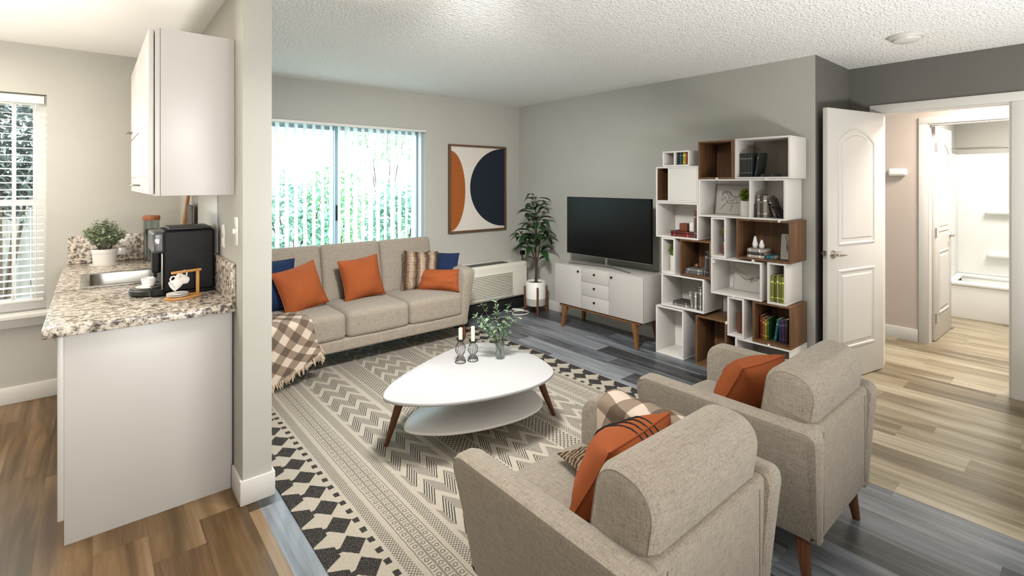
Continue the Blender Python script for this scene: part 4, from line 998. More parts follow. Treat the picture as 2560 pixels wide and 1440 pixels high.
horse = jit([(0.20, 0.62), (0.16, 0.55), (0.15, 0.49), (0.18, 0.46), (0.22, 0.53), (0.27, 0.60)], 2, 0.008, 1, 0.0014) + jit([(0.20, 0.62), (0.17, 0.70), (0.20, 0.76), (0.30, 0.80), (0.40, 0.74), (0.45, 0.64), (0.52, 0.60), (0.66, 0.60), (0.80, 0.57)], 3, 0.010, 2, 0.0018) \
    + jit([(0.27, 0.60), (0.28, 0.48), (0.34, 0.40), (0.48, 0.37), (0.62, 0.40), (0.74, 0.42)], 2, 0.010, 3, 0.0015) + jit([(0.32, 0.41), (0.24, 0.33), (0.20, 0.25), (0.15, 0.18)], 2, 0.006, 4, 0.0018) + jit([(0.42, 0.38), (0.46, 0.28), (0.44, 0.18), (0.41, 0.10)], 2, 0.006, 5, 0.0018) \
    + jit([(0.70, 0.42), (0.76, 0.34), (0.72, 0.25)], 2, 0.01, 6, 0.002) + jit([(0.22, 0.76), (0.30, 0.72), (0.36, 0.62), (0.36, 0.52)], 3, 0.015, 7, 0.0012)
rg = random.Random(31)
for k in range(16):
    u0 = rg.uniform(0.28, 0.72); v0 = rg.uniform(0.44, 0.58); horse.append(([(u0, v0), (u0 + rg.uniform(0.02, 0.08), v0 + rg.uniform(-0.05, 0.04)), (u0 + rg.uniform(0.05, 0.12), v0 + rg.uniform(-0.08, 0.02))], 0.0008))
horse += jit([(0.20, 0.70), (0.27, 0.76), (0.36, 0.74), (0.43, 0.64)], 4, 0.018, 8, 0.0012) + jit([(0.15, 0.18), (0.13, 0.15)], 2, 0.005, 9, 0.0022)
sketch(1.80, 2.105, 1.2276, 0.243, 4.01, radians(8), horse, 'grey pencil sketch of a trotting horse behind the white plant pot', plain('grey_frame', (156, 151, 144), 0.5))
lines = []
rg = random.Random(9)
for k in range(8): lines.append(([(0.05 + 0.07*k, 0.85 - 0.05*k), (0.16 + 0.07*k, 0.58 + 0.02*sin(k)), (0.32 + 0.05*k, 0.44 + 0.03*cos(k*2)), (0.46 + 0.04*k, 0.40 + 0.02*k), (0.60 + 0.04*k, 0.50 + 0.01*k)], 0.0011 if k else 0.0016))
for k in range(7): lines.append(([(0.95, 0.50 + 0.03*k), (0.80, 0.62 - 0.03*k), (0.66, 0.56 - 0.03*k), (0.56, 0.42 - 0.02*k)], 0.0010))
sketch(1.708, 1.948, 0.6195, 0.222, 3.995, radians(8), lines, 'grey sketch of loose curving lines in the wide white box', plain('grey_frame_b', (156, 151, 144), 0.5))
lines = jit([(0.30, 0.92), (0.42, 0.70), (0.40, 0.50), (0.46, 0.30)], 4, 0.02, 21, 0.0013) + jit([(0.90, 0.90), (0.76, 0.74), (0.72, 0.52), (0.80, 0.28)], 4, 0.02, 22, 0.0013) + jit([(0.44, 0.55), (0.50, 0.45), (0.42, 0.35)], 3, 0.02, 23, 0.0014) + jit([(0.70, 0.50), (0.66, 0.38), (0.76, 0.25)], 3, 0.02, 24, 0.0014)
sketch(1.452, 1.548, 0.9218, 0.185, 3.92, radians(7), lines, 'small pale-framed line sketch leaning in the walnut box beside the bottles')
# ------------------------------------------------------------------ television and its cabinet
tc = thing('tv_cabinet', 'pale grey low cabinet with three drawers on warm oak legs under the television', 'cabinet', (3.90, 3.14, 0))
x0, x1, y0, y1, z0, z1 = 3.70, 4.085, 2.605, 3.695, 0.245, 0.652
b = MB(); b.rbox(x0 + 0.016, x1, y0, y1, z0, z1, 0.003, 1); obj('body', b, CREAMC, tc, True)
ya, yb_ = 2.985, 3.330
for (a, c, kn) in ((yb_ + 0.002, y1 - 0.002, yb_ + 0.035), (y0 + 0.002, ya - 0.002, ya - 0.035)):
    b = MB(); b.rbox(x0, x0 + 0.015, a, c, z0 + 0.002, z1 - 0.004, 0.002, 1); d = obj('door', b, CREAMC, tc, True)
    b = MB(); b.cyl((x0, kn, z1 - 0.045), (x0 - 0.012, kn, z1 - 0.045), 0.005, 0.005, 10); b.cyl((x0 - 0.010, kn, z1 - 0.045), (x0 - 0.018, kn, z1 - 0.045), 0.010, 0.009, 14); obj('knob', b, BLACK, d, True)
for i in range(3):
    za = z0 + 0.002 + i*0.1345; b = MB(); b.rbox(x0, x0 + 0.015, ya + 0.001, yb_ - 0.001, za, za + 0.132, 0.002, 1); d = obj('drawer', b, CREAMC, tc, True)
    b = MB(); zc = za + 0.085; ym = (ya + yb_)/2; b.cyl((x0, ym, zc), (x0 - 0.012, ym, zc), 0.005, 0.005, 10); b.cyl((x0 - 0.010, ym, zc), (x0 - 0.018, ym, zc), 0.010, 0.009, 14); obj('knob', b, BLACK, d, True)
b = MB(); b.rbox(x0 + 0.02, x0 + 0.06, y0 + 0.05, y1 - 0.05, z0 - 0.028, z0 - 0.001, 0.003, 1); b.rbox(x1 - 0.07, x1 - 0.03, y0 + 0.05, y1 - 0.05, z0 - 0.028, z0 - 0.001, 0.003, 1)
b.rbox(x0 + 0.06, x1 - 0.07, y0 + 0.05, y0 + 0.09, z0 - 0.028, z0 - 0.001, 0.003, 1); b.rbox(x0 + 0.06, x1 - 0.07, y1 - 0.09, y1 - 0.05, z0 - 0.028, z0 - 0.001, 0.003, 1); obj('under_frame', b, TEAK, tc, True)
for (xx, yy, dx, dy) in ((x0 + 0.045, y0 + 0.12, -0.02, -0.035), (x0 + 0.045, y1 - 0.12, -0.02, 0.035), (x1 - 0.05, y0 + 0.12, 0.01, -0.035), (x1 - 0.05, y1 - 0.12, 0.01, 0.035)):
    b = MB(); b.tube([(xx, yy, z0 - 0.003), (xx + dx, yy + dy, 0.0)], [0.032, 0.018], 4); obj('leg', b, TEAK, tc, True)
tv = thing('television', 'large black flat television on the pale grey cabinet', 'television', (3.86, 3.145, 0.6525))
b = MB(); b.rbox(3.846, 3.880, 2.626, 3.664, 0.748, 1.340, 0.004, 2); b.rbox(3.878, 3.91, 2.80, 3.49, 0.80, 1.15, 0.012, 2); obj('housing', b, BLACK, tv, True)
b = MB(); b.box(3.8445, 3.8462, 2.632, 3.658, 0.760, 1.335); obj('screen', b, SCREEN, tv, True)
b = MB(); b.rbox(3.8435, 3.850, 2.626, 3.664, 0.7475, 0.752, 0.001, 1); obj('lower_trim', b, SILVER, tv, True)
b = MB()
b.tube([(3.86, 3.145, 0.75), (3.86, 3.145, 0.672)], [0.013, 0.013], 8)
for (ex, ey) in ((3.78, 2.80), (3.78, 3.575)): b.tube([(3.862, 3.145, 0.676), (ex, ey, 0.659)], [0.009, 0.006], 6)
b.tube([(3.86, 3.145, 0.674), (3.95, 3.145, 0.660)], [0.009, 0.006], 6)
obj('stand', b, SILVER, tv, True)
# ------------------------------------------------------------------ artwork
pa = thing('framed_artwork', 'framed abstract print with an orange and a navy rounded shape on the window wall', 'artwork', (3.46, 4.73, 0.915))
ax0, ax1, az0, az1 = 3.048, 3.872, 0.918, 1.922; b = MB(); e = 0.022; fy0, fy1 = 4.702, 4.738
for q in ((ax0, ax1, az0, az0 + e), (ax0, ax1, az1 - e, az1), (ax0, ax0 + e, az0 + e, az1 - e), (ax1 - e, ax1, az0 + e, az1 - e)): b.rbox(q[0], q[1], fy0, fy1, q[2], q[3], 0.002, 1)
obj('frame', b, wood('dark_frame_wood', (82, 58, 40), (112, 84, 60), 2), pa, True)
b = MB(); b.box(ax0 + e, ax1 - e, 4.722, 4.732, az0 + e, az1 - e); obj('canvas', b, plain('cream_canvas', (206, 200, 190), 0.8), pa, True)
def seg(cx_, cz_, rx, rz, a0, a1, yy, n=40):
    return [(cx_ + rx*cos(lerp(a0, a1, i/n)), yy, cz_ + rz*sin(lerp(a0, a1, i/n))) for i in range(n + 1)]
b = MB(); p = seg(ax0 + e, 1.395, 0.205, 0.455, -pi/2, pi/2, 4.7212); b.add(p, [tuple(range(len(p)))]); obj('orange_shape', b, plain('ochre_orange_ink', (150, 80, 24), 0.85), pa, True)
b = MB(); p = seg(ax1 - e, 1.432, 0.508, 0.468, pi/2, 3*pi/2, 4.7212); b.add(p, [tuple(range(len(p)))]); obj('navy_shape', b, plain('dark_navy_ink', (8, 20, 36), 0.85), pa, True)
# ------------------------------------------------------------------ wall air conditioner
ac = thing('air_conditioner', 'off-white through-wall air conditioner below the artwork with a louvred front', 'air conditioner', (3.5, 4.6, 0.145))
b = MB(); b.rbox(2.92, 3.985, 4.43, 4.739, 0.148, 0.555, 0.035, 4); obj('cover', b, ACW, ac, True)
b = MB()
z = 0.195
while z < 0.435: b.rbox(2.97, 3.735, 4.415, 4.4305, z, z + 0.009, 0.003, 1); z += 0.0178
b.rbox(2.955, 3.75, 4.418, 4.432, 0.178, 0.190, 0.003, 1); b.rbox(2.955, 3.75, 4.418, 4.432, 0.445, 0.457, 0.003, 1); b.rbox(3.738, 3.75, 4.418, 4.432, 0.178, 0.457, 0.003, 1)
obj('louvre_grille', b, ACW, ac, True)
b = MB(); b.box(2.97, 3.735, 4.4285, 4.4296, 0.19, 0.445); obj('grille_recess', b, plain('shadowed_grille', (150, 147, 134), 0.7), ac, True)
b = MB(); b.rbox(2.96, 3.72, 4.475, 4.60, 0.5535, 0.5575, 0.001, 1); ov = obj('air_outlet', b, DARKV, ac, True)
b = MB(); x = 2.97
while x < 3.71: b.box(x, x + 0.004, 4.48, 4.595, 0.5574, 0.560); x += 0.018
obj('fins', b, plain('grey_fin', (96, 96, 92), 0.6), ov, True)
b = MB(); b.rbox(3.80, 3.90, 4.50, 4.56, 0.5535, 0.5568, 0.001, 1); obj('control_flap', b, plain('beige_flap', (188, 184, 170), 0.5), ac, True)
b = MB(); b.rbox(3.0, 3.96, 4.475, 4.735, 0.0, 0.15, 0.004, 1); obj('shadow_subbase', b, plain('shadow_black', (16, 16, 16), 0.7), ac, True)  # base box coloured black to carry the shadow under the unit
b = MB(); b.rbox(4.096, 4.1095, 4.60, 4.675, 0.56, 0.69, 0.003, 1); o = single('wall_outlet', b, PORC, 'white wall plate behind the tall plant near the corner', 'outlet')
b = MB(); b.rbox(4.05, 4.1, 4.615, 4.66, 0.60, 0.65, 0.006, 2); single('plug', b, BLACK, 'black plug pushed into the wall plate behind the tall plant', 'plug')
b = MB(); b.tube([(4.07, 4.637, 0.60), (4.05, 4.62, 0.46), (4.06, 4.60, 0.30), (4.05, 4.56, 0.12), (4.0, 4.5, 0.014), (3.975, 4.45, 0.012)], 0.006, 7); single('power_cable', b, BLACK, 'black power cable running down the corner behind the tall plant', 'cable')
b = MB(); P_ = []
for i in range(60):
    a = i * 0.235; P_.append((3.72 + (0.10 + 0.02*sin(a*0.7))*cos(a) + 0.02*sin(a*0.33), 4.27 + (0.075 + 0.015*cos(a*0.6))*sin(a), 0.012 + 0.05*max(0, sin(a*0.5))**2))
b.tube(catmull([(p[0], p[1]) for p in []], 1) or P_, 0.0065, 7); single('coiled_cable', b, plain('white_cable', (214, 210, 202), 0.5), 'white coiled cable on the floor beside the planter stand', 'cable')
# ------------------------------------------------------------------ tall plant
px, py = 3.865, 4.17
ps = thing('planter_stand', 'walnut mid-century stand carrying the white planter in the corner', 'plant stand', (px, py, 0))
for k in range(4):
    a = pi/4 + k*pi/2 + 0.2; b = MB(); b.rbox(-0.011, 0.011, -0.011, 0.011, 0.0, 0.315, 0.003, 1); b.xf(Matrix.Translation((0.126*cos(a), 0.126*sin(a), 0)) @ Matrix.Rotation(a, 4, 'Z')); obj('leg', b, WALNUT, ps)
b = MB()
for k in range(2):
    m = MB(); m.rbox(-0.116, 0.116, -0.010, 0.010, 0.075 + 0.0*k, 0.095, 0.002, 1); b.join(m, Matrix.Rotation(pi/4 + 0.2 + k*pi/2, 4, 'Z'))
obj('cross_bar', b, WALNUT, ps)
pt_ = thing('potted_tree', 'tall dark green broad-leaved plant in a white cylinder planter in the corner', 'potted plant', (px, py, 0.0955))
b = MB(); b.lathe([(0.0001, 0), (0.105, 0), (0.113, 0.008), (0.113, 0.268), (0.110, 0.272), (0.104, 0.272), (0.102, 0.24), (0.0001, 0.24)], (0,0,0), 36)
M_ = Mat('two_tone_planter', 0.45); xx_, yy_, zz_ = M_.xyz(M_.coord()); M_.color(M_.mix(zz_ > 0.085, (162, 158, 150), (222, 219, 212))); pot = obj('planter', b, M_.m, pt_)
b = MB(); b.lathe([(0.0001, 0.25), (0.102, 0.247)], (0,0,0), 24); obj('soil', b, SOIL, pot)
f = MB(); b = MB(); rg = random.Random(21)
trunk = [Vector((0, 0, 0.24)), Vector((0.006, -0.004, 0.42)), Vector((-0.004, 0.004, 0.62)), Vector((0.008, 0.0, 0.85)), Vector((0.0, 0.0, 1.06)), Vector((0.01, 0.0, 1.20))]
f.tube(trunk, [0.015, 0.014, 0.012, 0.009, 0.006, 0.003], 8)
f.tube([trunk[1] + Vector((0,0,0.04)), Vector((-0.03, 0.035, 0.62)), Vector((-0.12, 0.11, 0.78))], [0.008, 0.007, 0.004], 6); f.tube([trunk[1], Vector((0.03, -0.02, 0.60)), Vector((0.03, -0.05, 0.80))], [0.008, 0.007, 0.004], 6)
def leafat(p, a, el, L, W, dr): 
    st = Vector(p) + Vector((cos(a)*cos(el), sin(a)*cos(el), sin(el))) * 0.035; f.tube([p, st], 0.0022, 5); b.leaf(st, (cos(a)*cos(el), sin(a)*cos(el), sin(el)), (0, 0, 1), L, W, dr, 0.18, 0, 7)
for i in range(62):
    zt = 0.60 + 0.62*(i/61); a = i*2.399 + rg.uniform(-0.3, 0.3); k = (zt - 0.60)/0.62
    L = lerp(0.235, 0.15, k) * rg.uniform(0.8, 1.15); q = Vector((0.004, 0, zt)) + Vector((cos(a), sin(a), 0)) * rg.uniform(0.0, 0.06) * (1.2 - k)
    leafat(q, a, radians(rg.uniform(5, 45)), L, L*0.5, rg.uniform(0.5, 1.1))
for i in range(12):
    a = i*2.399; leafat(Vector((-0.12, 0.11, 0.76)) + Vector((0, 0, 0.012*(i % 5))), a, radians(rg.uniform(0, 40)), rg.uniform(0.10, 0.15), 0.055, 0.9)
for a in (-0.9, -0.3, 2.2): leafat(Vector((0.01, -0.01, 0.50)), a, radians(30), 0.17, 0.07, 0.8)
b.v = [Vector((min(p.x, 0.17 + 0.3*(p.x - 0.17)), p.y, p.z)) for p in b.v]
fo = obj('foliage', b, LEAFD, pt_); obj('trunk', f, STEM, pt_)
# ------------------------------------------------------------------ kitchen
kc = thing('base_cabinet', 'white kitchen base cabinet whose plain end panel faces the living room', 'kitchen cabinet', (0.2, 3.7, 0))
b = MB(); b.rbox(-0.09, 0.517, 2.742, 2.76, 0.0, 0.868, 0.002, 1); obj('end_panel', b, CABW, kc, True)
b = MB(); b.box(-0.088, 0.525, 2.76, 4.735, 0.10, 0.70); b.box(-0.04, 0.525, 2.76, 4.735, 0.0, 0.10); b.box(-0.088, 0.525, 2.76, 3.50, 0.70, 0.868); b.box(-0.088, 0.525, 4.20, 4.735, 0.70, 0.868); obj('carcass', b, CABW, kc, True)
for i in range(3):
    ya = 2.765 + i*0.655; b = MB(); b.rbox(-0.110, -0.089, ya, ya + 0.65, 0.105, 0.86, 0.003, 1); d = obj('door', b, CABW, kc, True)
    b = MB(); b.rbox(-0.1135, -0.109, ya + 0.07, ya + 0.58, 0.18, 0.79, 0.003, 1); obj('raised_panel', b, CABW, d, True)
    b = MB(); b.tube([(-0.111, ya + 0.58, 0.80), (-0.14, ya + 0.58, 0.79), (-0.14, ya + 0.58, 0.71), (-0.111, ya + 0.58, 0.70)], 0.005, 6); obj('handle', b, CHROME, d, True)
b = MB(); b.rbox(-0.1105, -0.0895, 2.742, 2.762, 0.105, 0.862, 0.003, 1); obj('face_frame', b, CABW, kc, True)
wt = thing('worktop', 'speckled grey granite worktop with upstands and an inset sink cut-out', 'worktop', (0.2, 3.7, 0.87))
b = MB(); sx0, sx1, sy0, sy1 = -0.035, 0.36, 3.60, 4.10
b.rbox(-0.155, 0.53, 2.69, sy0, 0.869, 0.910, 0.006, 2); b.rbox(-0.155, 0.53, sy1, 4.739, 0.869, 0.910, 0.006, 2)
b.box(-0.155, sx0, sy0 - 0.006, sy1 + 0.006, 0.869, 0.910); b.box(sx1, 0.53, sy0 - 0.006, sy1 + 0.006, 0.869, 0.910); obj('slab', b, GRANITE, wt, True)
b = MB(); b.rbox(-0.135, 0.5295, 4.718, 4.739, 0.911, 1.105, 0.004, 2); b.rbox(0.508, 0.5295, 2.70, 4.717, 0.911, 1.098, 0.004, 2); obj('upstand', b, GRANITE, wt, True)
sk = thing('kitchen_sink', 'stainless steel sink bowl set into the granite worktop', 'sink', (0.16, 3.85, 0.75))
b = MB(); t = 0.022
for q in ((sx0 - t, sx1 + t, sy0 - t, sy0 + t), (sx0 - t, sx1 + t, sy1 - t, sy1 + t), (sx0 - t, sx0 + t, sy0 + t, sy1 - t), (sx1 - t, sx1 + t, sy0 + t, sy1 - t)): b.rbox(q[0], q[1], q[2], q[3], 0.9105, 0.916, 0.002, 1)
obj('rim', b, STEEL, sk, True)
b = MB(); a0, a1, c0, c1 = sx0 + 0.02, sx1 - 0.02, sy0 + 0.02, sy1 - 0.02
def bowl(u, v):
    return None
P0 = []; n = 40
def rr_(k, ins, zz):
    out = []
    for i in range(n):
        an = 2*pi*i/n; cxx, cyy = cos(an), sin(an); e = 0.28
        X = math.copysign(abs(cxx)**e, cxx); Y = math.copysign(abs(cyy)**e, cyy)
        out.append(((a0+a1)/2 + X*((a1-a0)/2 - ins), (c0+c1)/2 + Y*((c1-c0)/2 - ins), zz))
    return out
lay = rr_(0, 0.0, 0.912) + rr_(0, 0.004, 0.88) + rr_(0, 0.010, 0.77) + rr_(0, 0.035, 0.748) + rr_(0, 0.13, 0.744)
fs = []
for j in range(4): fs += [(j*n+(i+1) % n, j*n+i, (j+1)*n+i, (j+1)*n+(i+1) % n) for i in range(n)]
fs.append(tuple(range(4*n, 5*n))); b.add(lay, fs); obj('bowl', b, STEEL, sk, True)
b = MB(); b.cyl(((a0+a1)/2, (c0+c1)/2, 0.744), ((a0+a1)/2, (c0+c1)/2, 0.747), 0.035, 0.03, 20); obj('drain', b, CHROME, sk, True)
# wall cabinets: a near one and a far one
def wallcab(ya, yb, z0, z1, label, doors):
    t = thing('wall_cabinet', label, 'kitchen cabinet', (0.37, (ya+yb)/2, z0), 0, 'white wall cabinets')
    b = MB(); b.rbox(0.232, 0.529, ya, yb, z0, z1, 0.002, 1); obj('body', b, CABW, t, True)
    b = MB(); b.rbox(0.213, 0.231, ya, yb, z0, z1, 0.002, 1); obj('face_frame', b, CABW, t, True)
    for (a, c, e, f, hy, hz, hor) in doors:
        b = MB(); b.rbox(0.190, 0.2095, a, c, e, f, 0.004, 2); d = obj('door', b, CABW, t, True)
        b = MB(); m = 0.055
        P_ = [(a + m, e + m), (c - m, e + m), (c - m, f - m), (a + m, f - m)]
        vs = []; n_ = 4
        for (ins, o) in ((0, 0.1898), (0.004, 0.1950), (0.014, 0.1945), (0.032, 0.1862)): vs += [(o, q[0], q[1]) for q in shrink(P_, ins)]
        fs = []
        for j in range(3): fs += [(j*4+(i+1) % 4, j*4+i, (j+1)*4+i, (j+1)*4+(i+1) % 4) for i in range(4)]
        fs.append((15, 14, 13, 12)); b.add(vs, fs); obj('raised_panel', b, CABW, d, True, angle=20)
        b = MB()
        p = [(0.190, hy, hz), (0.168, hy, hz + 0.002), (0.160, hy + 0.014, hz), (0.160, hy + 0.066, hz), (0.168, hy + 0.08, hz + 0.002), (0.190, hy + 0.08, hz)]
        b.tube(p, [0.005, 0.004, 0.0045, 0.0045, 0.004, 0.005], 7); obj('handle', b, SILVER, d, True)
wallcab(2.722, 3.36, 1.43, 2.185, 'white wall cabinet nearer the room with its blank side panel showing', [(2.735, 3.35, 1.436, 2.178, 3.25, 1.475, 1)])
wallcab(3.362, 4.05, 1.43, 2.185, 'white wall cabinet farther back toward the kitchen window', [(3.372, 4.04, 1.436, 1.755, 3.40, 1.475, 1), (3.372, 4.04, 1.762, 2.178, 3.90, 1.80, 1)])
# coffee machine
cm = thing('coffee_machine', 'black bean-to-cup coffee machine on the granite worktop', 'coffee machine', (0.36, 3.2, 0.9105))
b = MB(); b.rbox(0.272, 0.502, 3.075, 3.33, 0.925, 1.245, 0.014, 3); b.rbox(0.225, 0.30, 3.085, 3.32, 0.9115, 0.955, 0.006, 2); b.rbox(0.28, 0.50, 3.085, 3.32, 0.9115, 0.93, 0.004, 1); obj('body', b, BLACK, cm, True)
b = MB(); b.rbox(0.228, 0.285, 3.083, 3.322, 1.13, 1.238, 0.016, 3); hd = obj('head', b, plain('grey_plastic_panel', (70, 72, 72), 0.3), cm, True)
b = MB(); b.rbox(0.2385, 0.262, 3.0805, 3.086, 1.175, 1.205, 0.003, 1); obj('button', b, CHROME, hd, True)
b = MB(); b.rbox(0.235, 0.272, 3.16, 3.245, 1.02, 1.135, 0.008, 2); b.cyl((0.25, 3.185, 1.025), (0.25, 3.185, 0.995), 0.008, 0.006, 10); b.cyl((0.25, 3.22, 1.025), (0.25, 3.22, 0.995), 0.008, 0.006, 10); obj('spout', b, BLACK, cm, True)
b = MB(); b.lathe([(0.0001, 0.9115), (0.088, 0.9115), (0.096, 0.917), (0.096, 0.938), (0.092, 0.942), (0.0001, 0.942)], (0.235, 3.2025, 0), 36); tr = obj('drip_tray', b, BLACKM, cm, True)
b = MB(); b.lathe([(0.0001, 0.9423), (0.086, 0.9423), (0.088, 0.944), (0.0001, 0.944)], (0.235, 3.2025, 0), 36); obj('tray_grid', b, STEEL, tr, True)
b = MB()
for i in range(12): b.box(0.318 + i*0.008, 0.3225 + i*0.008, 3.0735, 3.076, 1.045, 1.085)
obj('vent', b, plain('vent_slot_black', (4, 4, 4), 0.8), cm, True)
b = MB(); b.rbox(0.30, 0.49, 3.09, 3.315, 1.2445, 1.256, 0.004, 2); obj('lid', b, BLACKM, cm, True)
b = MB(); b.rbox(0.266, 0.274, 3.076, 3.09, 0.945, 1.13, 0.003, 1); obj('chrome_strip', b, SILVER, cm, True)
def cupmesh(r=0.027, h=0.048):
    b = MB(); b.lathe([(0.0001, 0), (r*0.62, 0), (r*0.66, 0.003), (r*0.9, h*0.45), (r, h), (r*0.95, h), (r*0.84, h*0.45), (r*0.6, 0.006), (0.0001, 0.006)], (0,0,0), 28); return b
def handle(r=0.027, h=0.048):
    b = MB(); b.tube([(r*0.86, 0, h*0.85), (r*1.35, 0, h*0.84), (r*1.62, 0, h*0.62), (r*1.45, 0, h*0.36), (r*0.80, 0, h*0.26)], 0.0036, 7); return b
sc = MB(); sc.lathe([(0.0001, 0), (0.030, 0), (0.052, 0.006), (0.056, 0.010), (0.054, 0.011), (0.030, 0.005), (0.0001, 0.004)], (0.222, 3.185, 0.9445), 32)
single('saucer', sc, PORC, 'white saucer on the coffee machine drip tray', 'saucer')
ct_ = thing('coffee_cup', 'small white cup under the coffee machine spout', 'cup', (0.222, 3.185, 0.9495), radians(100))
obj('bowl', cupmesh(0.033, 0.048), PORC, ct_); obj('handle', handle(0.033, 0.048), PORC, ct_)
rk = thing('cup_rack', 'bamboo cup rack with a round base in front of the coffee machine', 'cup rack', (0.35, 2.985, 0.9105), radians(20))
b = MB(); b.prism([(0.085*cos(i*2*pi/32), 0.048*sin(i*2*pi/32)) for i in range(32)], 0.0, 0.012, 0.003); obj('base', b, BAMBOO, rk)
b = MB(); b.rbox(0.062, 0.074, -0.007, 0.007, 0.011, 0.125, 0.002, 1); obj('post', b, BAMBOO, rk)
b = MB(); b.rbox(-0.055, 0.085, -0.006, 0.006, 0.125, 0.137, 0.002, 1); obj('bar', b, BAMBOO, rk)
for (dx, an, lab) in ((-0.030, -26, 'left white cup hanging from the bamboo rack'), (0.034, 20, 'right white cup hanging from the bamboo rack')):
    M = MATS[rk.name] @ Matrix.Translation((dx, -0.001, 0.128)) @ Matrix.Rotation(radians(an), 4, 'Y') @ Matrix.Translation((0, 0, -0.046)) @ Matrix.Rotation(radians(-90), 4, 'Y')
    t = bpy.data.objects.new('coffee_cup', None); C.objects.link(t); t.matrix_world = M; MATS[t.name] = M.copy(); t['label'] = lab; t['category'] = 'cup'; t['group'] = 'white coffee cups'
    obj('bowl', cupmesh(), PORC, t); obj('handle', handle(), PORC, t)
for k in range(2):
    b = MB(); b.lathe([(0.0001, 0), (0.028, 0), (0.046, 0.005), (0.047, 0.008), (0.0001, 0.006)], (0, 0, 0), 30)
    single('saucer', b, PORC, ('lower' if k == 0 else 'upper') + ' white saucer stacked on the bamboo rack base', 'saucer', 'saucers on the bamboo rack', M=MATS[rk.name] @ Matrix.Translation((-0.028, 0.0, 0.0125 + 0.0085*k)) @ Matrix.Rotation(0.0, 4, 'X'))
pot_plant(0.065, 4.52, 0.9107, 0.070, 0.115, 0.215, 80, LEAFM, 'potted_herb', 'bushy grey-green plant in a ridged white pot beside the sink', plain('white_pot_glaze', (206, 202, 196), 0.5), (0.018, 0.030), 0.98, 12, True)
j = thing('storage_jar', 'tall glass jar of dark coffee with an orange-brown wooden lid behind the sink', 'jar', (0.335, 4.55, 0.9107))
b = MB(); b.lathe([(0.0001, 0), (0.046, 0), (0.05, 0.005), (0.05, 0.30), (0.046, 0.305), (0.044, 0.30), (0.046, 0.01), (0.0001, 0.008)], (0,0,0), 28); obj('glass', b, CLEAR, j)
b = MB(); b.lathe([(0.0001, 0.011), (0.0445, 0.011), (0.0445, 0.235), (0.0001, 0.235)], (0,0,0), 24); obj('coffee', b, plain('ground_coffee', (74, 58, 46), 0.9, var=0.3, vs=90), j)
b = MB(); b.rbox(-0.001, 0.001, -0.001, 0.001, 0.3, 0.301); b = MB(); b.lathe([(0.0001, 0.302), (0.052, 0.302), (0.053, 0.306), (0.053, 0.330), (0.050, 0.334), (0.0001, 0.334)], (0,0,0), 28); obj('lid', b, wood('orange_wood_lid', (128, 72, 40), (160, 98, 58), 0), j)
b = MB(); b.tube([(0.470, 4.22, 0.9165), (0.480, 4.17, 1.08), (0.492, 4.115, 1.24), (0.504, 4.06, 1.405)], [0.016, 0.017, 0.013, 0.011], 10); single('wooden_pestle', b, wood('turned_wood', (142, 96, 58), (178, 130, 86), 2), 'long turned wooden rod leaning in the worktop corner behind the coffee machine', 'wooden rod')
b = MB(); b.rbox(0.490, 0.504, 3.83, 4.02, 0.9107, 1.34, 0.004, 2)
single('serving_tray', b, plain('dark_grey_tray', (84, 76, 70), 0.5), 'dark grey tray standing on edge against the partition behind the wooden rod', 'tray')
def plate(name, label, cat, boxes, mats_=PORC, kids=()):
    b = MB()
    for q in boxes: b.rbox(*q, 0.002, 1)
    o = single(name, b, mats_, label, cat)
    for (kn, q) in kids:
        k = MB(); k.rbox(*q, 0.0015, 1); obj(kn, k, mats_, o, True)
    return o
plate('light_switch', 'white light switch on the partition beside the coffee machine', 'light switch', [(0.5235, 0.5298, 2.645, 2.725, 1.19, 1.325)], kids=[('toggle', (0.512, 0.524, 2.680, 2.690, 1.245, 1.268))])
plate('power_outlet', 'white outlet on the partition behind the coffee machine', 'outlet', [(0.5235, 0.5298, 2.955, 3.03, 1.15, 1.27)], kids=[('socket', (0.521, 0.524, 2.975, 3.01, 1.165, 1.20)), ('socket', (0.521, 0.524, 2.975, 3.01, 1.22, 1.255))])
plate('backsplash_outlet', 'small white outlet on the granite upstand right of the potted plant', 'outlet', [(0.135, 0.185, 4.711, 4.7175, 0.955, 1.005)])
# ------------------------------------------------------------------ hall, bathroom, ceiling
b = MB(); b.rbox(5.850, 5.8995, 1.190, 1.340, 1.552, 1.624, 0.0245, 5); single('door_chime', b, PORC, 'white rounded door chime on the hall wall', 'door chime')
sd = thing('smoke_detector', 'round white smoke detector on the ceiling near the doorway', 'smoke detector', (4.02, 0.82, 2.40))
b = MB(); b.lathe([(0.0001, 2.395), (0.05, 2.396), (0.072, 2.404), (0.078, 2.418), (0.0001, 2.420)], (4.02, 0.82, 0), 36); obj('cover', b, TRIM, sd, True)
b = MB(); b.lathe([(0.0001, 2.418), (0.092, 2.418), (0.096, 2.424), (0.096, 2.4395), (0.0001, 2.4395)], (4.02, 0.82, 0), 36); obj('mounting_ring', b, TRIM, sd, True)
tb = thing('bathtub', 'white bathtub seen through the bathroom doorway', 'bathtub', (7.66, 0.2, 0))
TUB = plain('white_tub_acrylic', (232, 233, 230), 0.25)
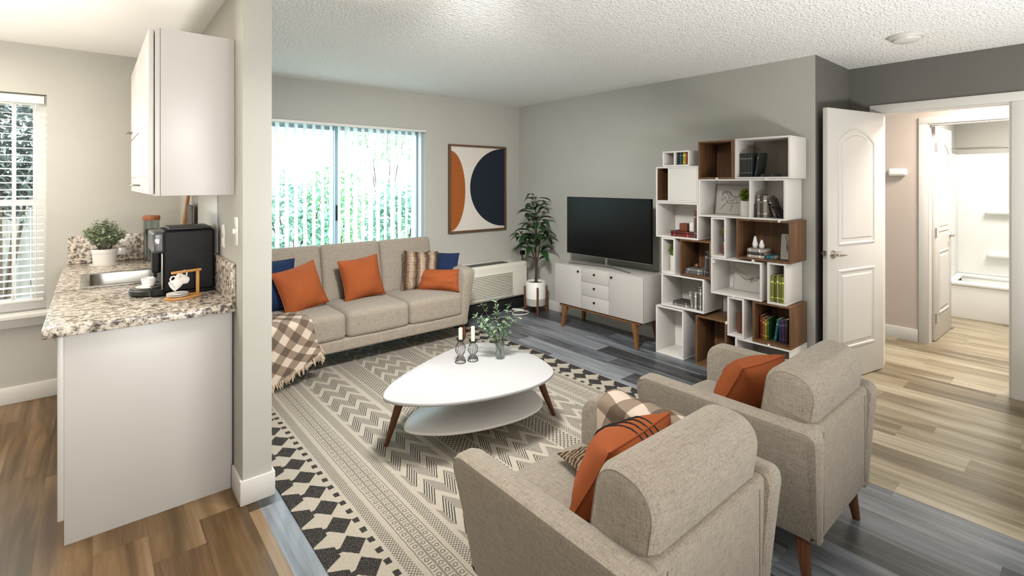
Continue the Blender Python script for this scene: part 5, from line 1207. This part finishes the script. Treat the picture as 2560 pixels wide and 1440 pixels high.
b = MB(); b.rbox(7.30, 7.33, -1.0, 1.155, 0.0, 0.36, 0.006, 2); b.rbox(7.33, 7.345, -0.95, 1.10, 0.05, 0.34, 0.004, 1); obj('apron', b, TUB, tb, True)
b = MB(); b.rbox(7.285, 7.40, -1.0, 1.155, 0.355, 0.40, 0.018, 4); b.rbox(7.985, 8.055, -1.0, 1.155, 0.355, 0.40, 0.018, 4); b.rbox(7.40, 7.985, 1.08, 1.155, 0.355, 0.40, 0.018, 4); b.rbox(7.40, 7.985, -1.0, -0.92, 0.355, 0.40, 0.018, 4); obj('rim', b, TUB, tb, True)
b = MB(); b.box(7.36, 8.03, -0.96, 1.12, 0.06, 0.075); b.grid(lambda u, v: (7.385 + 0.03*v, lerp(-0.95, 1.10, u), lerp(0.37, 0.075, v)), 1, 1); b.grid(lambda u, v: (8.0 - 0.03*v, lerp(1.10, -0.95, u), lerp(0.37, 0.075, v)), 1, 1); obj('basin', b, TUB, tb, True)
ss = thing('shower_surround', 'white tub surround panels with moulded soap shelves', 'shower surround', (8.05, 0.2, 0.40))
b = MB(); b.rbox(8.035, 8.058, -1.0, 1.157, 0.402, 1.83, 0.006, 2); b.rbox(7.36, 8.035, 1.137, 1.158, 0.402, 1.83, 0.006, 2); obj('wall_panel', b, TUB, ss, True)
for (zz, w) in ((1.12, 0.30), (0.62, 0.27)):
    b = MB(); b.rbox(7.955, 8.04, 0.74 - w/2, 0.74 + w/2, zz, zz + 0.055, 0.024, 4); obj('soap_shelf', b, TUB, ss, True)
rd = thing('shower_rod', 'chrome shower rod above the bathtub', 'shower rod', (7.30, 0.2, 1.86))
b = MB(); b.tube([(7.30, -1.3, 1.86), (7.30, 1.15, 1.86)], 0.0125, 10); obj('rod', b, CHROME, rd, True)
b = MB(); b.cyl((7.30, 1.135, 1.86), (7.30, 1.159, 1.86), 0.03, 0.032, 16); obj('end_flange', b, CHROME, rd, True)
b = MB(); b.rbox(0.5245, 0.5298, 3.155, 3.80, 1.10, 1.428, 0.002, 1); struct('trim_4', b, TRIM, smooth=True)
